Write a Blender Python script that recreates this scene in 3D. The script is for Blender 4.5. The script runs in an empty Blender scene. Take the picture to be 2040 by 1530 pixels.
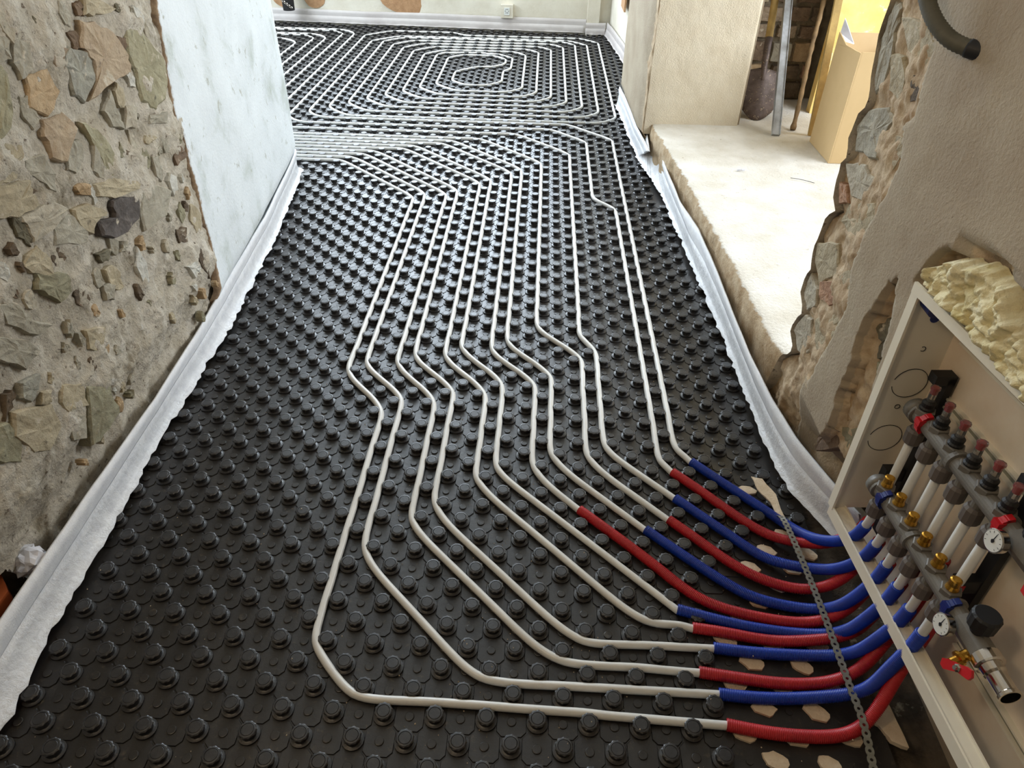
import bpy, bmesh, math, random
from mathutils import Vector, Matrix, noise
random.seed(7)
sc = bpy.context.scene
C = sc.collection
PI = math.pi

# ------------------------------------------------------------------ camera
cam_d = bpy.data.cameras.new('camera'); cam = bpy.data.objects.new('camera', cam_d); C.objects.link(cam)
cam_d.sensor_fit = 'HORIZONTAL'; cam_d.sensor_width = 36.0
cam_d.lens = 1396.83 / 2040 * 36.0
cam_d.clip_start = 0.02; cam_d.clip_end = 60
cam.rotation_mode = 'XYZ'
cam.location = (0.5074, -0.6271, 1.3609)
cam.rotation_euler = (0.9114, -0.0170, 0.0441)
sc.camera = cam
sc.view_settings.view_transform = 'Standard'
sc.view_settings.look = 'None'
sc.view_settings.gamma = 1
sc.view_settings.use_curve_mapping = False
sc.view_settings.exposure = 0.0

# ------------------------------------------------------------------ world and lights
w = bpy.data.worlds.new('sky'); sc.world = w; w.use_nodes = True
bg = w.node_tree.nodes['Background']; bg.inputs[0].default_value = (0.62, 0.78, 1.0, 1); bg.inputs[1].default_value = 1.0
def area(name, loc, direction, sx, sy, power, col):
    d = bpy.data.lights.new(name, 'AREA'); d.shape = 'RECTANGLE'; d.size = sx; d.size_y = sy; d.energy = power; d.color = col
    o = bpy.data.objects.new(name, d); C.objects.link(o); o.location = loc
    o.rotation_euler = Vector(direction).to_track_quat('-Z', 'Y').to_euler(); return o
area('daylight_back_window', (-0.55, 6.24, 2.15), (0, -1, -0.12), 2.5, 2.3, 240, (0.78, 0.89, 1.0))
area('daylight_side_window', (3.02, 1.9, 1.55), (-1, 0.0, -0.42), 2.2, 1.3, 90, (0.90, 0.95, 1.0))
area('daylight_left_window', (-3.1, 4.8, 1.6), (1, 0.0, -0.25), 1.6, 1.3, 110, (0.80, 0.90, 1.0))
lamp_d = bpy.data.lights.new('added_warm_lamp', 'POINT'); lamp_d.energy = 23; lamp_d.color = (1.0, 0.78, 0.54); lamp_d.shadow_soft_size = 0.12  # unseen warm lamp, added to brighten the foreground and the cabinet
lamp_o = bpy.data.objects.new('added_warm_lamp', lamp_d); C.objects.link(lamp_o); lamp_o.location = (-0.35, -0.30, 2.05)

# ------------------------------------------------------------------ helpers
def s2l(c):
    return tuple(((v/255)/12.92 if v/255 <= 0.04045 else ((v/255+0.055)/1.055)**2.4) for v in c) + (1,)
def tag(o, label=None, cat=None, group=None, kind=None):
    if label: o['label'] = label
    if cat: o['category'] = cat
    if group: o['group'] = group
    if kind: o['kind'] = kind
    return o
def empty(name, loc, label, cat, group=None):
    o = bpy.data.objects.new(name, None); C.objects.link(o); o.location = loc; o.empty_display_size = 0.05
    return tag(o, label, cat, group)
class MB:
    def __init__(s): s.v = []; s.f = []; s.a = []
    def add(s, vs, fs):
        n = len(s.v); s.v += [tuple(p) for p in vs]; s.f += [tuple(i+n for i in f) for f in fs]
    def box(s, x0, x1, y0, y1, z0, z1, T=None):
        P = [(x, y, z) for z in (z0, z1) for x, y in ((x0, y0), (x1, y0), (x1, y1), (x0, y1))]
        if T: P = [T(*p) for p in P]
        s.add(P, [(0, 3, 2, 1), (4, 5, 6, 7), (0, 1, 5, 4), (1, 2, 6, 5), (2, 3, 7, 6), (3, 0, 4, 7)])
    def lathe(s, prof, n=16, M=None, wob=None, cap=True):
        rings = []
        base = len(s.v)
        for r, z in prof:
            for k in range(n):
                a = 2*PI*k/n; rr = r*(wob(k, r) if wob else 1)
                p = Vector((rr*math.cos(a), rr*math.sin(a), z)); s.v.append(tuple(M @ p) if M else tuple(p))
        for i in range(len(prof)-1):
            for k in range(n):
                k2 = (k+1) % n; s.f.append((base+i*n+k, base+i*n+k2, base+(i+1)*n+k2, base+(i+1)*n+k))
        if cap:
            s.f.append(tuple(base+(len(prof)-1)*n+k for k in range(n)))
            s.f.append(tuple(base+n-1-k for k in range(n)))
    def tube(s, pts, r, n=10, rf=None, cap=True):
        base = len(s.v); P = [Vector(p) for p in pts]; up = None
        for i, p in enumerate(P):
            t = (P[min(i+1, len(P)-1)] - P[max(i-1, 0)]).normalized()
            if up is None:
                up = Vector((0, 0, 1)) if abs(t.z) < 0.9 else Vector((0, 1, 0))
            up = (up - t*up.dot(t)).normalized(); b = t.cross(up)
            rr = rf(i) if rf else r
            for k in range(n):
                a = 2*PI*k/n; s.v.append(tuple(p + up*math.cos(a)*rr + b*math.sin(a)*rr))
        for i in range(len(P)-1):
            for k in range(n):
                k2 = (k+1) % n; s.f.append((base+i*n+k, base+(i+1)*n+k, base+(i+1)*n+k2, base+i*n+k2))
        if cap:
            s.f.append(tuple(base+k for k in range(n))); s.f.append(tuple(base+(len(P)-1)*n+n-1-k for k in range(n)))
    def build(s, name, mat, parent=None, smooth=False, attr=None):
        L = Vector(parent.location) if parent is not None else Vector((0, 0, 0))
        me = bpy.data.meshes.new(name); me.from_pydata([tuple(Vector(p)-L) for p in s.v] if parent is not None else s.v, [], s.f)
        me.materials.append(mat)
        if attr:
            at = me.attributes.new('m', 'FLOAT', 'POINT'); at.data.foreach_set('value', attr)
        if smooth: me.polygons.foreach_set('use_smooth', [True]*len(me.polygons))
        me.update()
        o = bpy.data.objects.new(name, me); C.objects.link(o)
        if parent is not None: o.parent = parent
        return o
def inst(src, loc, parent, rotz=0):
    o = src.copy(); C.objects.link(o); o.parent = parent; o.location = loc; o.rotation_euler = (0, 0, rotz); return o
def axisM(p, d):
    return Matrix.Translation(Vector(p)) @ Vector(d).to_track_quat('Z', 'Y').to_matrix().to_4x4()
def lerp(a, b, t): return a+(b-a)*t
def pl(pts, x, i=0, j=1):     # piecewise linear
    if x <= pts[0][i]: return pts[0][j]
    for a, b in zip(pts, pts[1:]):
        if x <= b[i]: return lerp(a[j], b[j], (x-a[i])/max(1e-9, b[i]-a[i]))
    return pts[-1][j]
def fbm(x, y, z=0.0, o=4):
    v = 0; a = 1.0
    for _ in range(o):
        v += a*noise.noise(Vector((x, y, z))); x *= 2.03; y *= 2.03; z += 7.1; a *= 0.5
    return v
def pip(p, poly):
    x, y = p; c = False; j = len(poly)-1
    for i in range(len(poly)):
        xi, yi = poly[i]; xj, yj = poly[j]
        if (yi > y) != (yj > y) and x < (xj-xi)*(y-yi)/(yj-yi)+xi: c = not c
        j = i
    return c
def fillet(pts, r):
    out = [Vector(pts[0])]
    for i in range(1, len(pts)-1):
        a, b, c = Vector(pts[i-1]), Vector(pts[i]), Vector(pts[i+1])
        rr = r[i] if isinstance(r, (list, tuple)) else r
        d1 = (a-b); d2 = (c-b); l1, l2 = d1.length, d2.length
        if l1 < 1e-6 or l2 < 1e-6: continue
        d1 /= l1; d2 /= l2
        th = math.acos(max(-1, min(1, d1.dot(d2))))
        if abs(PI-th) < 0.02: out.append(b); continue
        t = min(rr/math.tan(th/2), l1*0.49, l2*0.49); R = t*math.tan(th/2)
        bis = (d1+d2).normalized(); cen = b + bis*(R/math.sin(th/2))
        p1 = b+d1*t; p2 = b+d2*t; n = max(3, int((PI-th)/0.2))
        v1 = p1-cen; v2 = p2-cen; ang = PI-th
        for k in range(n+1):
            s_ = math.sin(ang*(1-k/n)); e_ = math.sin(ang*k/n); out.append(cen + (v1*s_+v2*e_)/math.sin(ang))
    out.append(Vector(pts[-1])); return out
def crom(P, step=0.01):
    P = [Vector(p) for p in P]; out = []
    for i in range(len(P)-1):
        p0 = P[max(i-1, 0)]; p1 = P[i]; p2 = P[i+1]; p3 = P[min(i+2, len(P)-1)]
        n = max(2, int((p2-p1).length/step))
        for k in range(n):
            t = k/n
            out.append(0.5*((2*p1)+(p2-p0)*t+(2*p0-5*p1+4*p2-p3)*t*t+(3*p1-p0-3*p2+p3)*t**3))
    out.append(P[-1]); return out

# ------------------------------------------------------------------ materials
def mat(name, c1, c2=None, rough=0.6, scale=20, bump=0.0, bscale=60, metal=0.0, spots=None, coat=0, sss=0, spec=0.5, trans=0, contrast=(0.35, 0.65), attrcol=None, attrsplit=(0.45, 0.55), detail=6, grime=None):
    m = bpy.data.materials.new(name); m.use_nodes = True; nt = m.node_tree; N = nt.nodes; Lk = nt.links
    b = N['Principled BSDF']; b.inputs['Roughness'].default_value = rough; b.inputs['Metallic'].default_value = metal
    b.inputs['Specular IOR Level'].default_value = spec
    if coat: b.inputs['Coat Weight'].default_value = coat; b.inputs['Coat Roughness'].default_value = 0.2
    tc = N.new('ShaderNodeTexCoord')
    def nz(sc_, det=detail, ro=0.6, dist=0.0):
        n = N.new('ShaderNodeTexNoise'); n.inputs['Scale'].default_value = sc_; n.inputs['Detail'].default_value = det; n.inputs['Roughness'].default_value = ro; n.inputs['Distortion'].default_value = dist
        Lk.new(tc.outputs['Object'], n.inputs['Vector']); return n
    def ramp(src, stops):
        r = N.new('ShaderNodeValToRGB'); e = r.color_ramp.elements
        e[0].position = stops[0][0]; e[0].color = stops[0][1]; e[1].position = stops[-1][0]; e[1].color = stops[-1][1]
        for p, c in stops[1:-1]:
            x = e.new(p); x.color = c
        Lk.new(src, r.inputs[0]); return r.outputs[0]
    def mix(f, a, b_):
        x = N.new('ShaderNodeMix'); x.data_type = 'RGBA'
        if isinstance(f, float): x.inputs[0].default_value = f
        else: Lk.new(f, x.inputs[0])
        for s_, v in ((6, a), (7, b_)):
            if isinstance(v, tuple): x.inputs[s_].default_value = v
            else: Lk.new(v, x.inputs[s_])
        return x.outputs[2]
    col = s2l(c1)
    if c2: col = ramp(nz(scale).outputs[0], [(contrast[0], s2l(c1)), (contrast[1], s2l(c2))])
    if spots:
        for sc_, lo, hi, cc in spots:
            k = ramp(nz(sc_, 5, 0.65, 0.3).outputs[0], [(lo, (0, 0, 0, 1)), (hi, (1, 1, 1, 1))]); col = mix(k, col, s2l(cc))
    if attrcol:
        at = N.new('ShaderNodeAttribute'); at.attribute_name = 'm'
        n2 = nz(45, 5); ad = N.new('ShaderNodeMath'); ad.operation = 'MULTIPLY_ADD'; Lk.new(n2.outputs[0], ad.inputs[0]); ad.inputs[1].default_value = 0.5; Lk.new(at.outputs['Fac'], ad.inputs[2])
        sub = N.new('ShaderNodeMath'); sub.operation = 'SUBTRACT'; Lk.new(ad.outputs[0], sub.inputs[0]); sub.inputs[1].default_value = 0.25
        k = ramp(sub.outputs[0], [(attrsplit[0], (0, 0, 0, 1)), (attrsplit[1], (1, 1, 1, 1))])
        a2 = ramp(nz(attrcol[2]).outputs[0], [(0.35, s2l(attrcol[0])), (0.65, s2l(attrcol[1]))])
        col = mix(k, col, a2)
    if isinstance(col, tuple): b.inputs['Base Color'].default_value = col
    else: Lk.new(col, b.inputs['Base Color'])
    if bump:
        bn = N.new('ShaderNodeBump'); bn.inputs['Strength'].default_value = 1.0; bn.inputs['Distance'].default_value = bump
        Lk.new(nz(bscale, 8, 0.65).outputs[0], bn.inputs['Height']); Lk.new(bn.outputs[0], b.inputs['Normal'])
    if sss:
        b.inputs['Subsurface Weight'].default_value = sss; b.inputs['Subsurface Radius'].default_value = (0.01, 0.01, 0.01); b.inputs['Subsurface Scale'].default_value = 0.5
    if trans: b.inputs['Transmission Weight'].default_value = trans
    return m
M = {}
M['black'] = mat('black_moulded_plastic', (28, 26, 25), (40, 37, 34), rough=0.36, scale=14, bump=0.0006, bscale=90, spots=[(70, 0.60, 0.74, (74, 66, 54))], spec=0.6)
M['black_clean'] = mat('black_stud_plastic', (30, 29, 29), (44, 42, 41), rough=0.38, scale=60, bump=0.0005, bscale=160, spots=[(120, 0.62, 0.72, (92, 88, 80))], spec=0.6)
M['pipe'] = mat('milky_white_pipe_plastic', (216, 216, 212), (204, 203, 198), rough=0.32, scale=12, spec=0.5)
M['blue'] = mat('blue_corrugated_plastic', (10, 58, 168), (8, 48, 148), rough=0.42, scale=20)
M['red'] = mat('red_corrugated_plastic', (188, 32, 38), (168, 26, 34), rough=0.42, scale=20)
M['concrete'] = mat('dusty_subfloor', (96, 84, 68), (60, 50, 38), rough=0.9, scale=22, bump=0.01, bscale=40, spots=[(16, 0.62, 0.7, (190, 180, 156))])
M['rubble'] = mat('lime_mortar', (226, 217, 200), (204, 193, 172), rough=0.95, scale=16, bump=0.012, bscale=110, spots=[(9, 0.56, 0.7, (150, 138, 116)), (60, 0.60, 0.70, (116, 98, 78)), (24, 0.66, 0.72, (226, 220, 208))])
M['plaster_white'] = mat('old_white_plaster', (226, 232, 234), (214, 220, 222), rough=0.85, scale=5, bump=0.002, bscale=90, spots=[(5, 0.54, 0.74, (184, 192, 184)), (22, 0.62, 0.74, (156, 156, 138)), (60, 0.70, 0.76, (120, 108, 90))], attrcol=((168, 142, 112), (120, 98, 76), 40))
M['plaster_beige'] = mat('beige_lime_plaster', (174, 160, 137), (160, 144, 121), rough=0.9, scale=6, bump=0.003, bscale=120, spots=[(70, 0.68, 0.74, (140, 120, 96))], attrcol=((204, 184, 154), (164, 138, 106), 26))
M['plaster_cream'] = mat('rough_cream_plaster', (232, 220, 196), (224, 210, 184), rough=0.9, scale=8, bump=0.006, bscale=170)
M['sill'] = mat('whitish_mortar_sill', (228, 224, 215), (206, 199, 184), rough=0.92, scale=5, bump=0.006, bscale=80, spots=[(40, 0.66, 0.73, (158, 142, 118))], attrcol=((196, 176, 146), (168, 142, 108), 22))
M['backwall'] = mat('back_wall_paint', (226, 220, 204), (214, 206, 188), rough=0.85, scale=6, bump=0.003, bscale=60)
M['wallplain'] = mat('plain_wall_paint', (205, 202, 196), (190, 186, 178), rough=0.9, scale=3)
M['ceil'] = mat('ceiling_paint', (205, 203, 198), rough=0.9)
M['foam'] = mat('white_edge_foam', (232, 234, 236), (220, 222, 226), rough=0.55, scale=40, bump=0.0012, bscale=260, sss=0.0)
M['film'] = mat('wrinkled_clear_white_film', (222, 224, 226), (206, 208, 212), rough=0.22, scale=30, bump=0.004, bscale=70)
M['cabinet'] = mat('white_enamel_sheet', (236, 230, 212), (228, 220, 200), rough=0.35, scale=5)
M['cabinet_in'] = mat('cabinet_back_sheet', (238, 228, 210), (226, 208, 184), rough=0.22, scale=6, spots=[(160, 0.72, 0.76, (236, 232, 220))])
M['rail_grey'] = mat('grey_zinc_rail', (150, 150, 134), (138, 138, 122), rough=0.4, metal=0.2)
M['grey'] = mat('dark_grey_manifold_plastic', (116, 112, 104), (104, 100, 93), rough=0.42, scale=20, bump=0.0004, bscale=300)
M['nut'] = mat('grey_nut_plastic', (100, 92, 86), (92, 84, 78), rough=0.55)
M['blackp'] = mat('matt_black_plastic', (22, 21, 22), rough=0.6)
M['brass'] = mat('brass', (214, 162, 66), (190, 138, 50), rough=0.25, metal=0.9)
M['chrome'] = mat('nickel_plated_brass', (200, 192, 182), rough=0.16, metal=1.0)
M['dark_hole'] = mat('dark_inside', (12, 12, 12), rough=0.9)
M['redp'] = mat('red_valve_plastic', (190, 26, 34), rough=0.35)
M['bluep'] = mat('dark_blue_valve_plastic', (24, 42, 110), rough=0.35)
M['dial'] = mat('white_dial', (226, 228, 224), rough=0.3)
M['clear'] = mat('clear_sight_tube', (220, 216, 212), rough=0.08, trans=0.92)
M['strap'] = mat('zinc_strap', (158, 156, 144), (136, 134, 122), rough=0.4, metal=0.6, scale=60)
M['pu'] = mat('yellow_expanding_foam', (240, 230, 192), (228, 214, 164), rough=0.8, scale=18, bump=0.008, bscale=60, spots=[(10, 0.58, 0.7, (206, 188, 120))])
M['chip'] = mat('exposed_white_insulation', (222, 204, 178), (206, 184, 154), rough=0.9, scale=30, bump=0.003, bscale=140)
M['card'] = mat('brown_cardboard', (206, 178, 132), (198, 170, 124), rough=0.8, scale=4)
M['card_in'] = mat('cardboard_inside', (226, 200, 156), (214, 186, 140), rough=0.85, scale=4)
M['steel'] = mat('galvanised_steel', (186, 190, 194), (138, 138, 136), rough=0.4, metal=0.35, scale=12)
M['oldsteel'] = mat('worn_spade_steel', (112, 98, 92), (84, 72, 66), rough=0.6, metal=0.4, scale=30, spots=[(60, 0.58, 0.68, (170, 152, 130))])
M['wood'] = mat('weathered_wood', (146, 120, 84), (104, 84, 58), rough=0.85, scale=14, bump=0.002, bscale=60)
M['plank'] = mat('yellow_stained_plank', (190, 160, 98), (150, 124, 74), rough=0.8, scale=10, bump=0.002, bscale=40)
M['yellow'] = mat('yellow_paint', (244, 202, 112), (250, 222, 150), rough=0.6, scale=7, spots=[(14, 0.62, 0.7, (236, 232, 214))])
M['orange'] = mat('orange_varnished_wood', (186, 96, 48), (158, 76, 36), rough=0.5, scale=16)
M['paper'] = mat('crumpled_white_paper', (214, 214, 218), (196, 196, 202), rough=0.8, scale=20)
M['hose'] = mat('ribbed_grey_hose', (92, 90, 78), (78, 76, 64), rough=0.6, scale=40)
M['rustb'] = mat('brown_render_patch', (190, 150, 112), (170, 130, 94), rough=0.95, scale=30, bump=0.006, bscale=120)
M['stonewall'] = mat('old_stone_joint', (150, 138, 116), (120, 108, 88), rough=0.95, scale=20, bump=0.01, bscale=60)
SC = {'gb': ((158, 156, 142), (134, 132, 120)), 'oc': ((182, 160, 130), (160, 138, 110)), 'ob': ((156, 136, 112), (134, 116, 94)), 'ol': ((166, 160, 128), (140, 134, 104)),
      'br': ((118, 94, 72), (88, 68, 50)), 'dk': ((112, 106, 84), (84, 78, 60)), 'bg': ((186, 172, 142), (164, 150, 122)), 'gr': ((172, 166, 148), (148, 142, 124)),
      'db': ((100, 82, 62), (70, 56, 42)), 'lg': ((190, 182, 162), (168, 158, 138)), 'ch': ((86, 78, 76), (56, 50, 48)), 'wh': ((214, 214, 206), (196, 194, 182)),
      'tn': ((190, 160, 120), (160, 130, 92)), 'go': ((150, 146, 118), (126, 120, 94)), 'rd': ((186, 140, 108), (152, 108, 80))}
SC = {k: (tuple(int(.82*u+.18*v) for u, v in zip(a, (206, 196, 178))), tuple(int(.85*u+.15*v) for u, v in zip(b, (196, 184, 164)))) for k, (a, b) in SC.items()}
SM = {k: mat('stone_'+k, a, b, rough=0.85, scale=26, bump=0.008, bscale=60, spots=[(38, 0.62, 0.72, tuple(int(v*0.72) for v in b)), (22, 0.62, 0.7, (204, 192, 170))]) for k, (a, b) in SC.items()}

# ------------------------------------------------------------------ plan data (metres)
JAG = [(1.019, 1.116), (1.023, 1.09), (1.028, 1.056), (1.015, 1.022), (1.003, 0.978), (0.979, 0.942), (0.978, 0.919), (1.009, 0.893), (1.01, 0.866), (1.019, 0.834), (0.998, 0.812), (0.997, 0.799), (1.019, 0.787), (1.012, 0.767), (1.013, 0.736), (0.998, 0.695), (0.971, 0.691), (0.964, 0.678), (0.99, 0.667), (1.008, 0.646), (1.011, 0.616), (1.015, 0.585), (1.022, 0.576), (1.018, 0.54), (0.999, 0.507), (1.02, 0.484), (1.02, 0.43), (0.973, 0.408), (0.964, 0.405), (0.989, 0.377), (1.011, 0.328), (1.004, 0.306), (0.959, 0.296), (0.972, 0.266), (1.016, 0.235), (1.029, 0.209)]
PLB = [(0.812, 1.149), (0.793, 1.104), (0.753, 1.071), (0.747, 1.004), (0.739, 0.97), (0.762, 0.945), (0.728, 0.879), (0.745, 0.843), (0.748, 0.756), (0.77, 0.7), (0.772, 0.652), (0.748, 0.591), (0.728, 0.551), (0.758, 0.451), (0.779, 0.347), (0.82, 0.252), (0.847, 0.127)]
HOLE = [(0.58, 0.716), (0.617, 0.673), (0.63, 0.612), (0.648, 0.551), (0.627, 0.46), (0.638, 0.381), (0.622, 0.306), (0.653, 0.214), (0.656, 0.152), (0.478, 0.265), (0.456, 0.31)]
LSTONES= [('gb', [(0.983, 0.985), (1.039, 0.966), (1.05, 0.936), (1.039, 0.903), (0.98, 0.88), (0.951, 0.898), (0.954, 0.942), (0.95, 0.966)]), ('oc', [(1.067, 1.018), (1.116, 1.006), (1.176, 0.98), (1.213, 0.924), (1.206, 0.888), (1.114, 0.888), (1.0, 0.878), (1.05, 0.908), (1.06, 0.944), (1.037, 0.974)]), ('ob', [(0.926, 0.995), (0.978, 0.988), (0.944, 0.951), (0.919, 0.967)]), ('ol', [(1.244, 0.97), (1.309, 0.961), (1.336, 0.917), (1.378, 0.875), (1.367, 0.827), (1.329, 0.786), (1.266, 0.782), (1.221, 0.816), (1.232, 0.873), (1.221, 0.923)]), ('br', [(1.201, 0.97), (1.233, 0.954), (1.206, 0.926), (1.192, 0.944)]), ('br', [(1.007, 1.01), (1.044, 1.006), (1.035, 0.977), (1.012, 0.979)]), ('dk', [(0.903, 1.061), (0.944, 1.047), (0.913, 1.029), (0.889, 1.036)]), ('dk', [(0.938, 1.039), (0.963, 1.031), (0.946, 1.016), (0.91, 1.02)]), ('bg', [(1.109, 1.06), (1.162, 1.052), (1.22, 1.022), (1.13, 1.027), (1.091, 1.034)]), ('dk', [(1.228, 1.035), (1.266, 1.028), (1.257, 1.016), (1.225, 1.017)]), ('br', [(1.068, 1.061), (1.093, 1.057), (1.085, 1.035), (1.066, 1.038)]), ('ol', [(0.751, 1.007), (0.768, 0.988), (0.748, 0.935), (0.718, 0.901), (0.672, 0.894)]), ('oc', [(0.818, 0.882), (0.888, 0.874), (0.916, 0.837), (0.843, 0.79), (0.806, 0.81), (0.806, 0.856)]), ('gr', [(0.869, 0.817), (0.913, 0.813), (0.902, 0.776), (0.86, 0.754), (0.837, 0.77)]), ('ol', [(0.943, 0.836), (0.983, 0.809), (1.017, 0.767), (1.017, 0.694), (0.975, 0.705), (0.956, 0.768)]), ('gr', [(1.036, 0.841), (1.085, 0.869), (1.096, 0.812), (1.092, 0.781), (1.056, 0.801)]), ('gr', [(0.717, 0.836), (0.778, 0.824), (0.787, 0.782), (0.77, 0.749), (0.738, 0.79), (0.709, 0.815)]), ('bg', [(0.619, 0.817), (0.708, 0.798), (0.698, 0.775), (0.707, 0.746), (0.637, 0.752), (0.587, 0.771)]), ('db', [(0.717, 0.79), (0.749, 0.772), (0.768, 0.746), (0.741, 0.743), (0.711, 0.752)]), ('lg', [(0.648, 0.744), (0.753, 0.734), (0.785, 0.705), (0.715, 0.687), (0.656, 0.689), (0.652, 0.717)]), ('dk', [(0.625, 0.751), (0.644, 0.742), (0.651, 0.707), (0.638, 0.687), (0.624, 0.716)]), ('bg', [(0.913, 0.706), (0.984, 0.694), (1.091, 0.647), (1.07, 0.629), (0.96, 0.658), (0.91, 0.679)]), ('ch', [(0.947, 0.651), (1.063, 0.619), (1.035, 0.563), (0.932, 0.567), (0.871, 0.597), (0.878, 0.631), (0.944, 0.61)]), ('gr', [(1.09, 0.617), (1.16, 0.606), (1.227, 0.565), (1.167, 0.523), (1.05, 0.529), (1.059, 0.571)]), ('bg', [(0.807, 0.687), (0.865, 0.678), (0.913, 0.636), (0.875, 0.637), (0.84, 0.62), (0.805, 0.653)]), ('br', [(1.311, 0.661), (1.364, 0.638), (1.38, 0.608), (1.311, 0.609)]), ('bg', [(1.186, 0.734), (1.232, 0.715), (1.212, 0.7), (1.167, 0.719)]), ('gr', [(0.722, 0.688), (0.793, 0.686), (0.828, 0.634), (0.806, 0.612), (0.712, 0.654)]), ('lg', [(1.137, 0.824), (1.187, 0.805), (1.152, 0.766), (1.104, 0.774)]), ('gr', [(1.23, 0.772), (1.325, 0.748), (1.302, 0.728), (1.226, 0.752)]), ('wh', [(1.302, 1.019), (1.322, 1.008), (1.337, 0.975), (1.3, 0.99)]), ('bg', [(0.667, 0.886), (0.731, 0.864), (0.716, 0.843), (0.671, 0.817), (0.623, 0.822)]), ('tn', [(0.845, 0.733), (0.892, 0.718), (0.88, 0.7), (0.844, 0.71)]), ('gr', [(0.782, 1.052), (0.805, 1.041), (0.793, 1.009), (0.754, 1.012)]), ('gr', [(0.822, 1.035), (0.858, 1.024), (0.844, 0.979), (0.804, 0.97), (0.794, 1.003)]), ('tn', [(0.818, 0.966), (0.887, 0.965), (0.899, 0.919), (0.836, 0.89), (0.798, 0.921)]), ('gr', [(0.956, 0.78), (0.991, 0.775), (0.997, 0.726), (0.946, 0.709), (0.926, 0.736)]), ('bg', [(0.601, 0.667), (0.654, 0.677), (0.676, 0.639), (0.663, 0.61), (0.606, 0.642)]), ('db', [(0.69, 0.651), (0.723, 0.642), (0.728, 0.611), (0.691, 0.615)]), ('gr', [(0.493, 0.635), (0.54, 0.611), (0.563, 0.545), (0.597, 0.523), (0.556, 0.526), (0.493, 0.59)]), ('go', [(0.621, 0.629), (0.705, 0.587), (0.697, 0.546), (0.652, 0.548), (0.624, 0.581), (0.61, 0.605)]), ('db', [(0.712, 0.537), (0.745, 0.522), (0.748, 0.494), (0.722, 0.488), (0.703, 0.513)]), ('gr', [(0.806, 0.501), (0.841, 0.481), (0.829, 0.451), (0.798, 0.465)]), ('wh', [(1.203, 0.336), (1.258, 0.326), (1.27, 0.294), (1.223, 0.291)]), ('db', [(1.282, 0.372), (1.317, 0.338), (1.32, 0.237), (1.288, 0.302)]), ('go', [(0.622, 0.329), (0.692, 0.284), (0.683, 0.245), (0.688, 0.203), (0.602, 0.198), (0.562, 0.207), (0.587, 0.268)]), ('bg', [(0.555, 0.386), (0.612, 0.347), (0.595, 0.301), (0.539, 0.323), (0.53, 0.359)]), ('gb', [(0.459, 0.47), (0.513, 0.454), (0.489, 0.429), (0.457, 0.424), (0.442, 0.445)]), ('bg', [(0.493, 0.421), (0.517, 0.407), (0.507, 0.383), (0.481, 0.399)]), ('bg', [(0.411, 0.432), (0.503, 0.377), (0.495, 0.318), (0.441, 0.304), (0.402, 0.331), (0.386, 0.396)]), ('db', [(0.417, 0.473), (0.439, 0.464), (0.413, 0.443), (0.386, 0.431)]), ('gr', [(0.457, 0.583), (0.508, 0.541), (0.54, 0.494), (0.489, 0.489), (0.434, 0.549)]), ('bg', [(0.687, 0.447), (0.749, 0.416), (0.718, 0.37), (0.681, 0.405)]), ('br', [(0.545, 0.642), (0.557, 0.628), (0.549, 0.617), (0.536, 0.629)]), ('go', [(0.357, 0.439), (0.384, 0.424), (0.39, 0.37), (0.361, 0.343), (0.32, 0.386)]), ('dk', [(0.834, 0.565), (0.89, 0.554), (0.862, 0.537), (0.837, 0.546)]), ('gr', [(0.936, 0.548), (0.954, 0.535), (0.936, 0.521), (0.919, 0.535)]), ('br', [(0.405, 0.37), (0.416, 0.36), (0.404, 0.339), (0.391, 0.35)]), ('gr', [(0.535, 0.317), (0.578, 0.286), (0.547, 0.241), (0.514, 0.266)]), ('db', [(1.207, 0.451), (1.257, 0.438), (1.243, 0.397), (1.202, 0.417)])]
RSTONES= [('gr', [(1.006, 1.118), (0.975, 1.112), (0.961, 1.069), (0.94, 1.008), (0.932, 0.961), (0.966, 0.949), (1.0, 1.0), (1.012, 1.044), (1.013, 1.088)]), ('bg', [(0.962, 1.097), (0.834, 1.107), (0.769, 1.073), (0.791, 1.044), (0.884, 1.048)]), ('bg', [(0.956, 1.032), (0.893, 1.04), (0.848, 1.007), (0.843, 0.967), (0.901, 0.966)]), ('db', [(0.846, 1.014), (0.781, 1.032), (0.758, 0.991), (0.806, 0.978)]), ('gr', [(1.01, 0.866), (0.971, 0.912), (0.886, 0.94), (0.837, 0.933), (0.87, 0.884), (0.859, 0.842), (0.978, 0.82)]), ('bg', [(0.856, 0.888), (0.798, 0.917), (0.752, 0.902), (0.773, 0.854), (0.822, 0.842)]), ('lg', [(0.999, 0.783), (0.904, 0.818), (0.826, 0.796), (0.849, 0.758), (0.921, 0.735)]), ('rd', [(1.008, 0.738), (0.959, 0.746), (0.923, 0.72), (0.969, 0.696)]), ('bg', [(0.919, 0.721), (0.819, 0.768), (0.763, 0.768), (0.777, 0.701), (0.866, 0.665), (0.939, 0.67)]), ('bg', [(1.024, 0.572), (0.91, 0.628), (0.858, 0.573), (0.933, 0.501), (0.997, 0.531)]), ('lg', [(1.012, 0.435), (0.999, 0.495), (0.941, 0.484), (0.917, 0.447), (0.958, 0.413)]), ('rd', [(0.94, 0.508), (0.847, 0.561), (0.799, 0.541), (0.847, 0.493), (0.906, 0.473)]), ('lg', [(0.997, 0.328), (0.967, 0.395), (0.92, 0.412), (0.871, 0.361), (0.879, 0.316), (0.941, 0.299)]), ('bg', [(0.849, 0.574), (0.786, 0.64), (0.75, 0.581), (0.788, 0.54)]), ('bg', [(0.902, 0.419), (0.8, 0.51), (0.762, 0.512), (0.794, 0.414), (0.839, 0.366)])]
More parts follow.
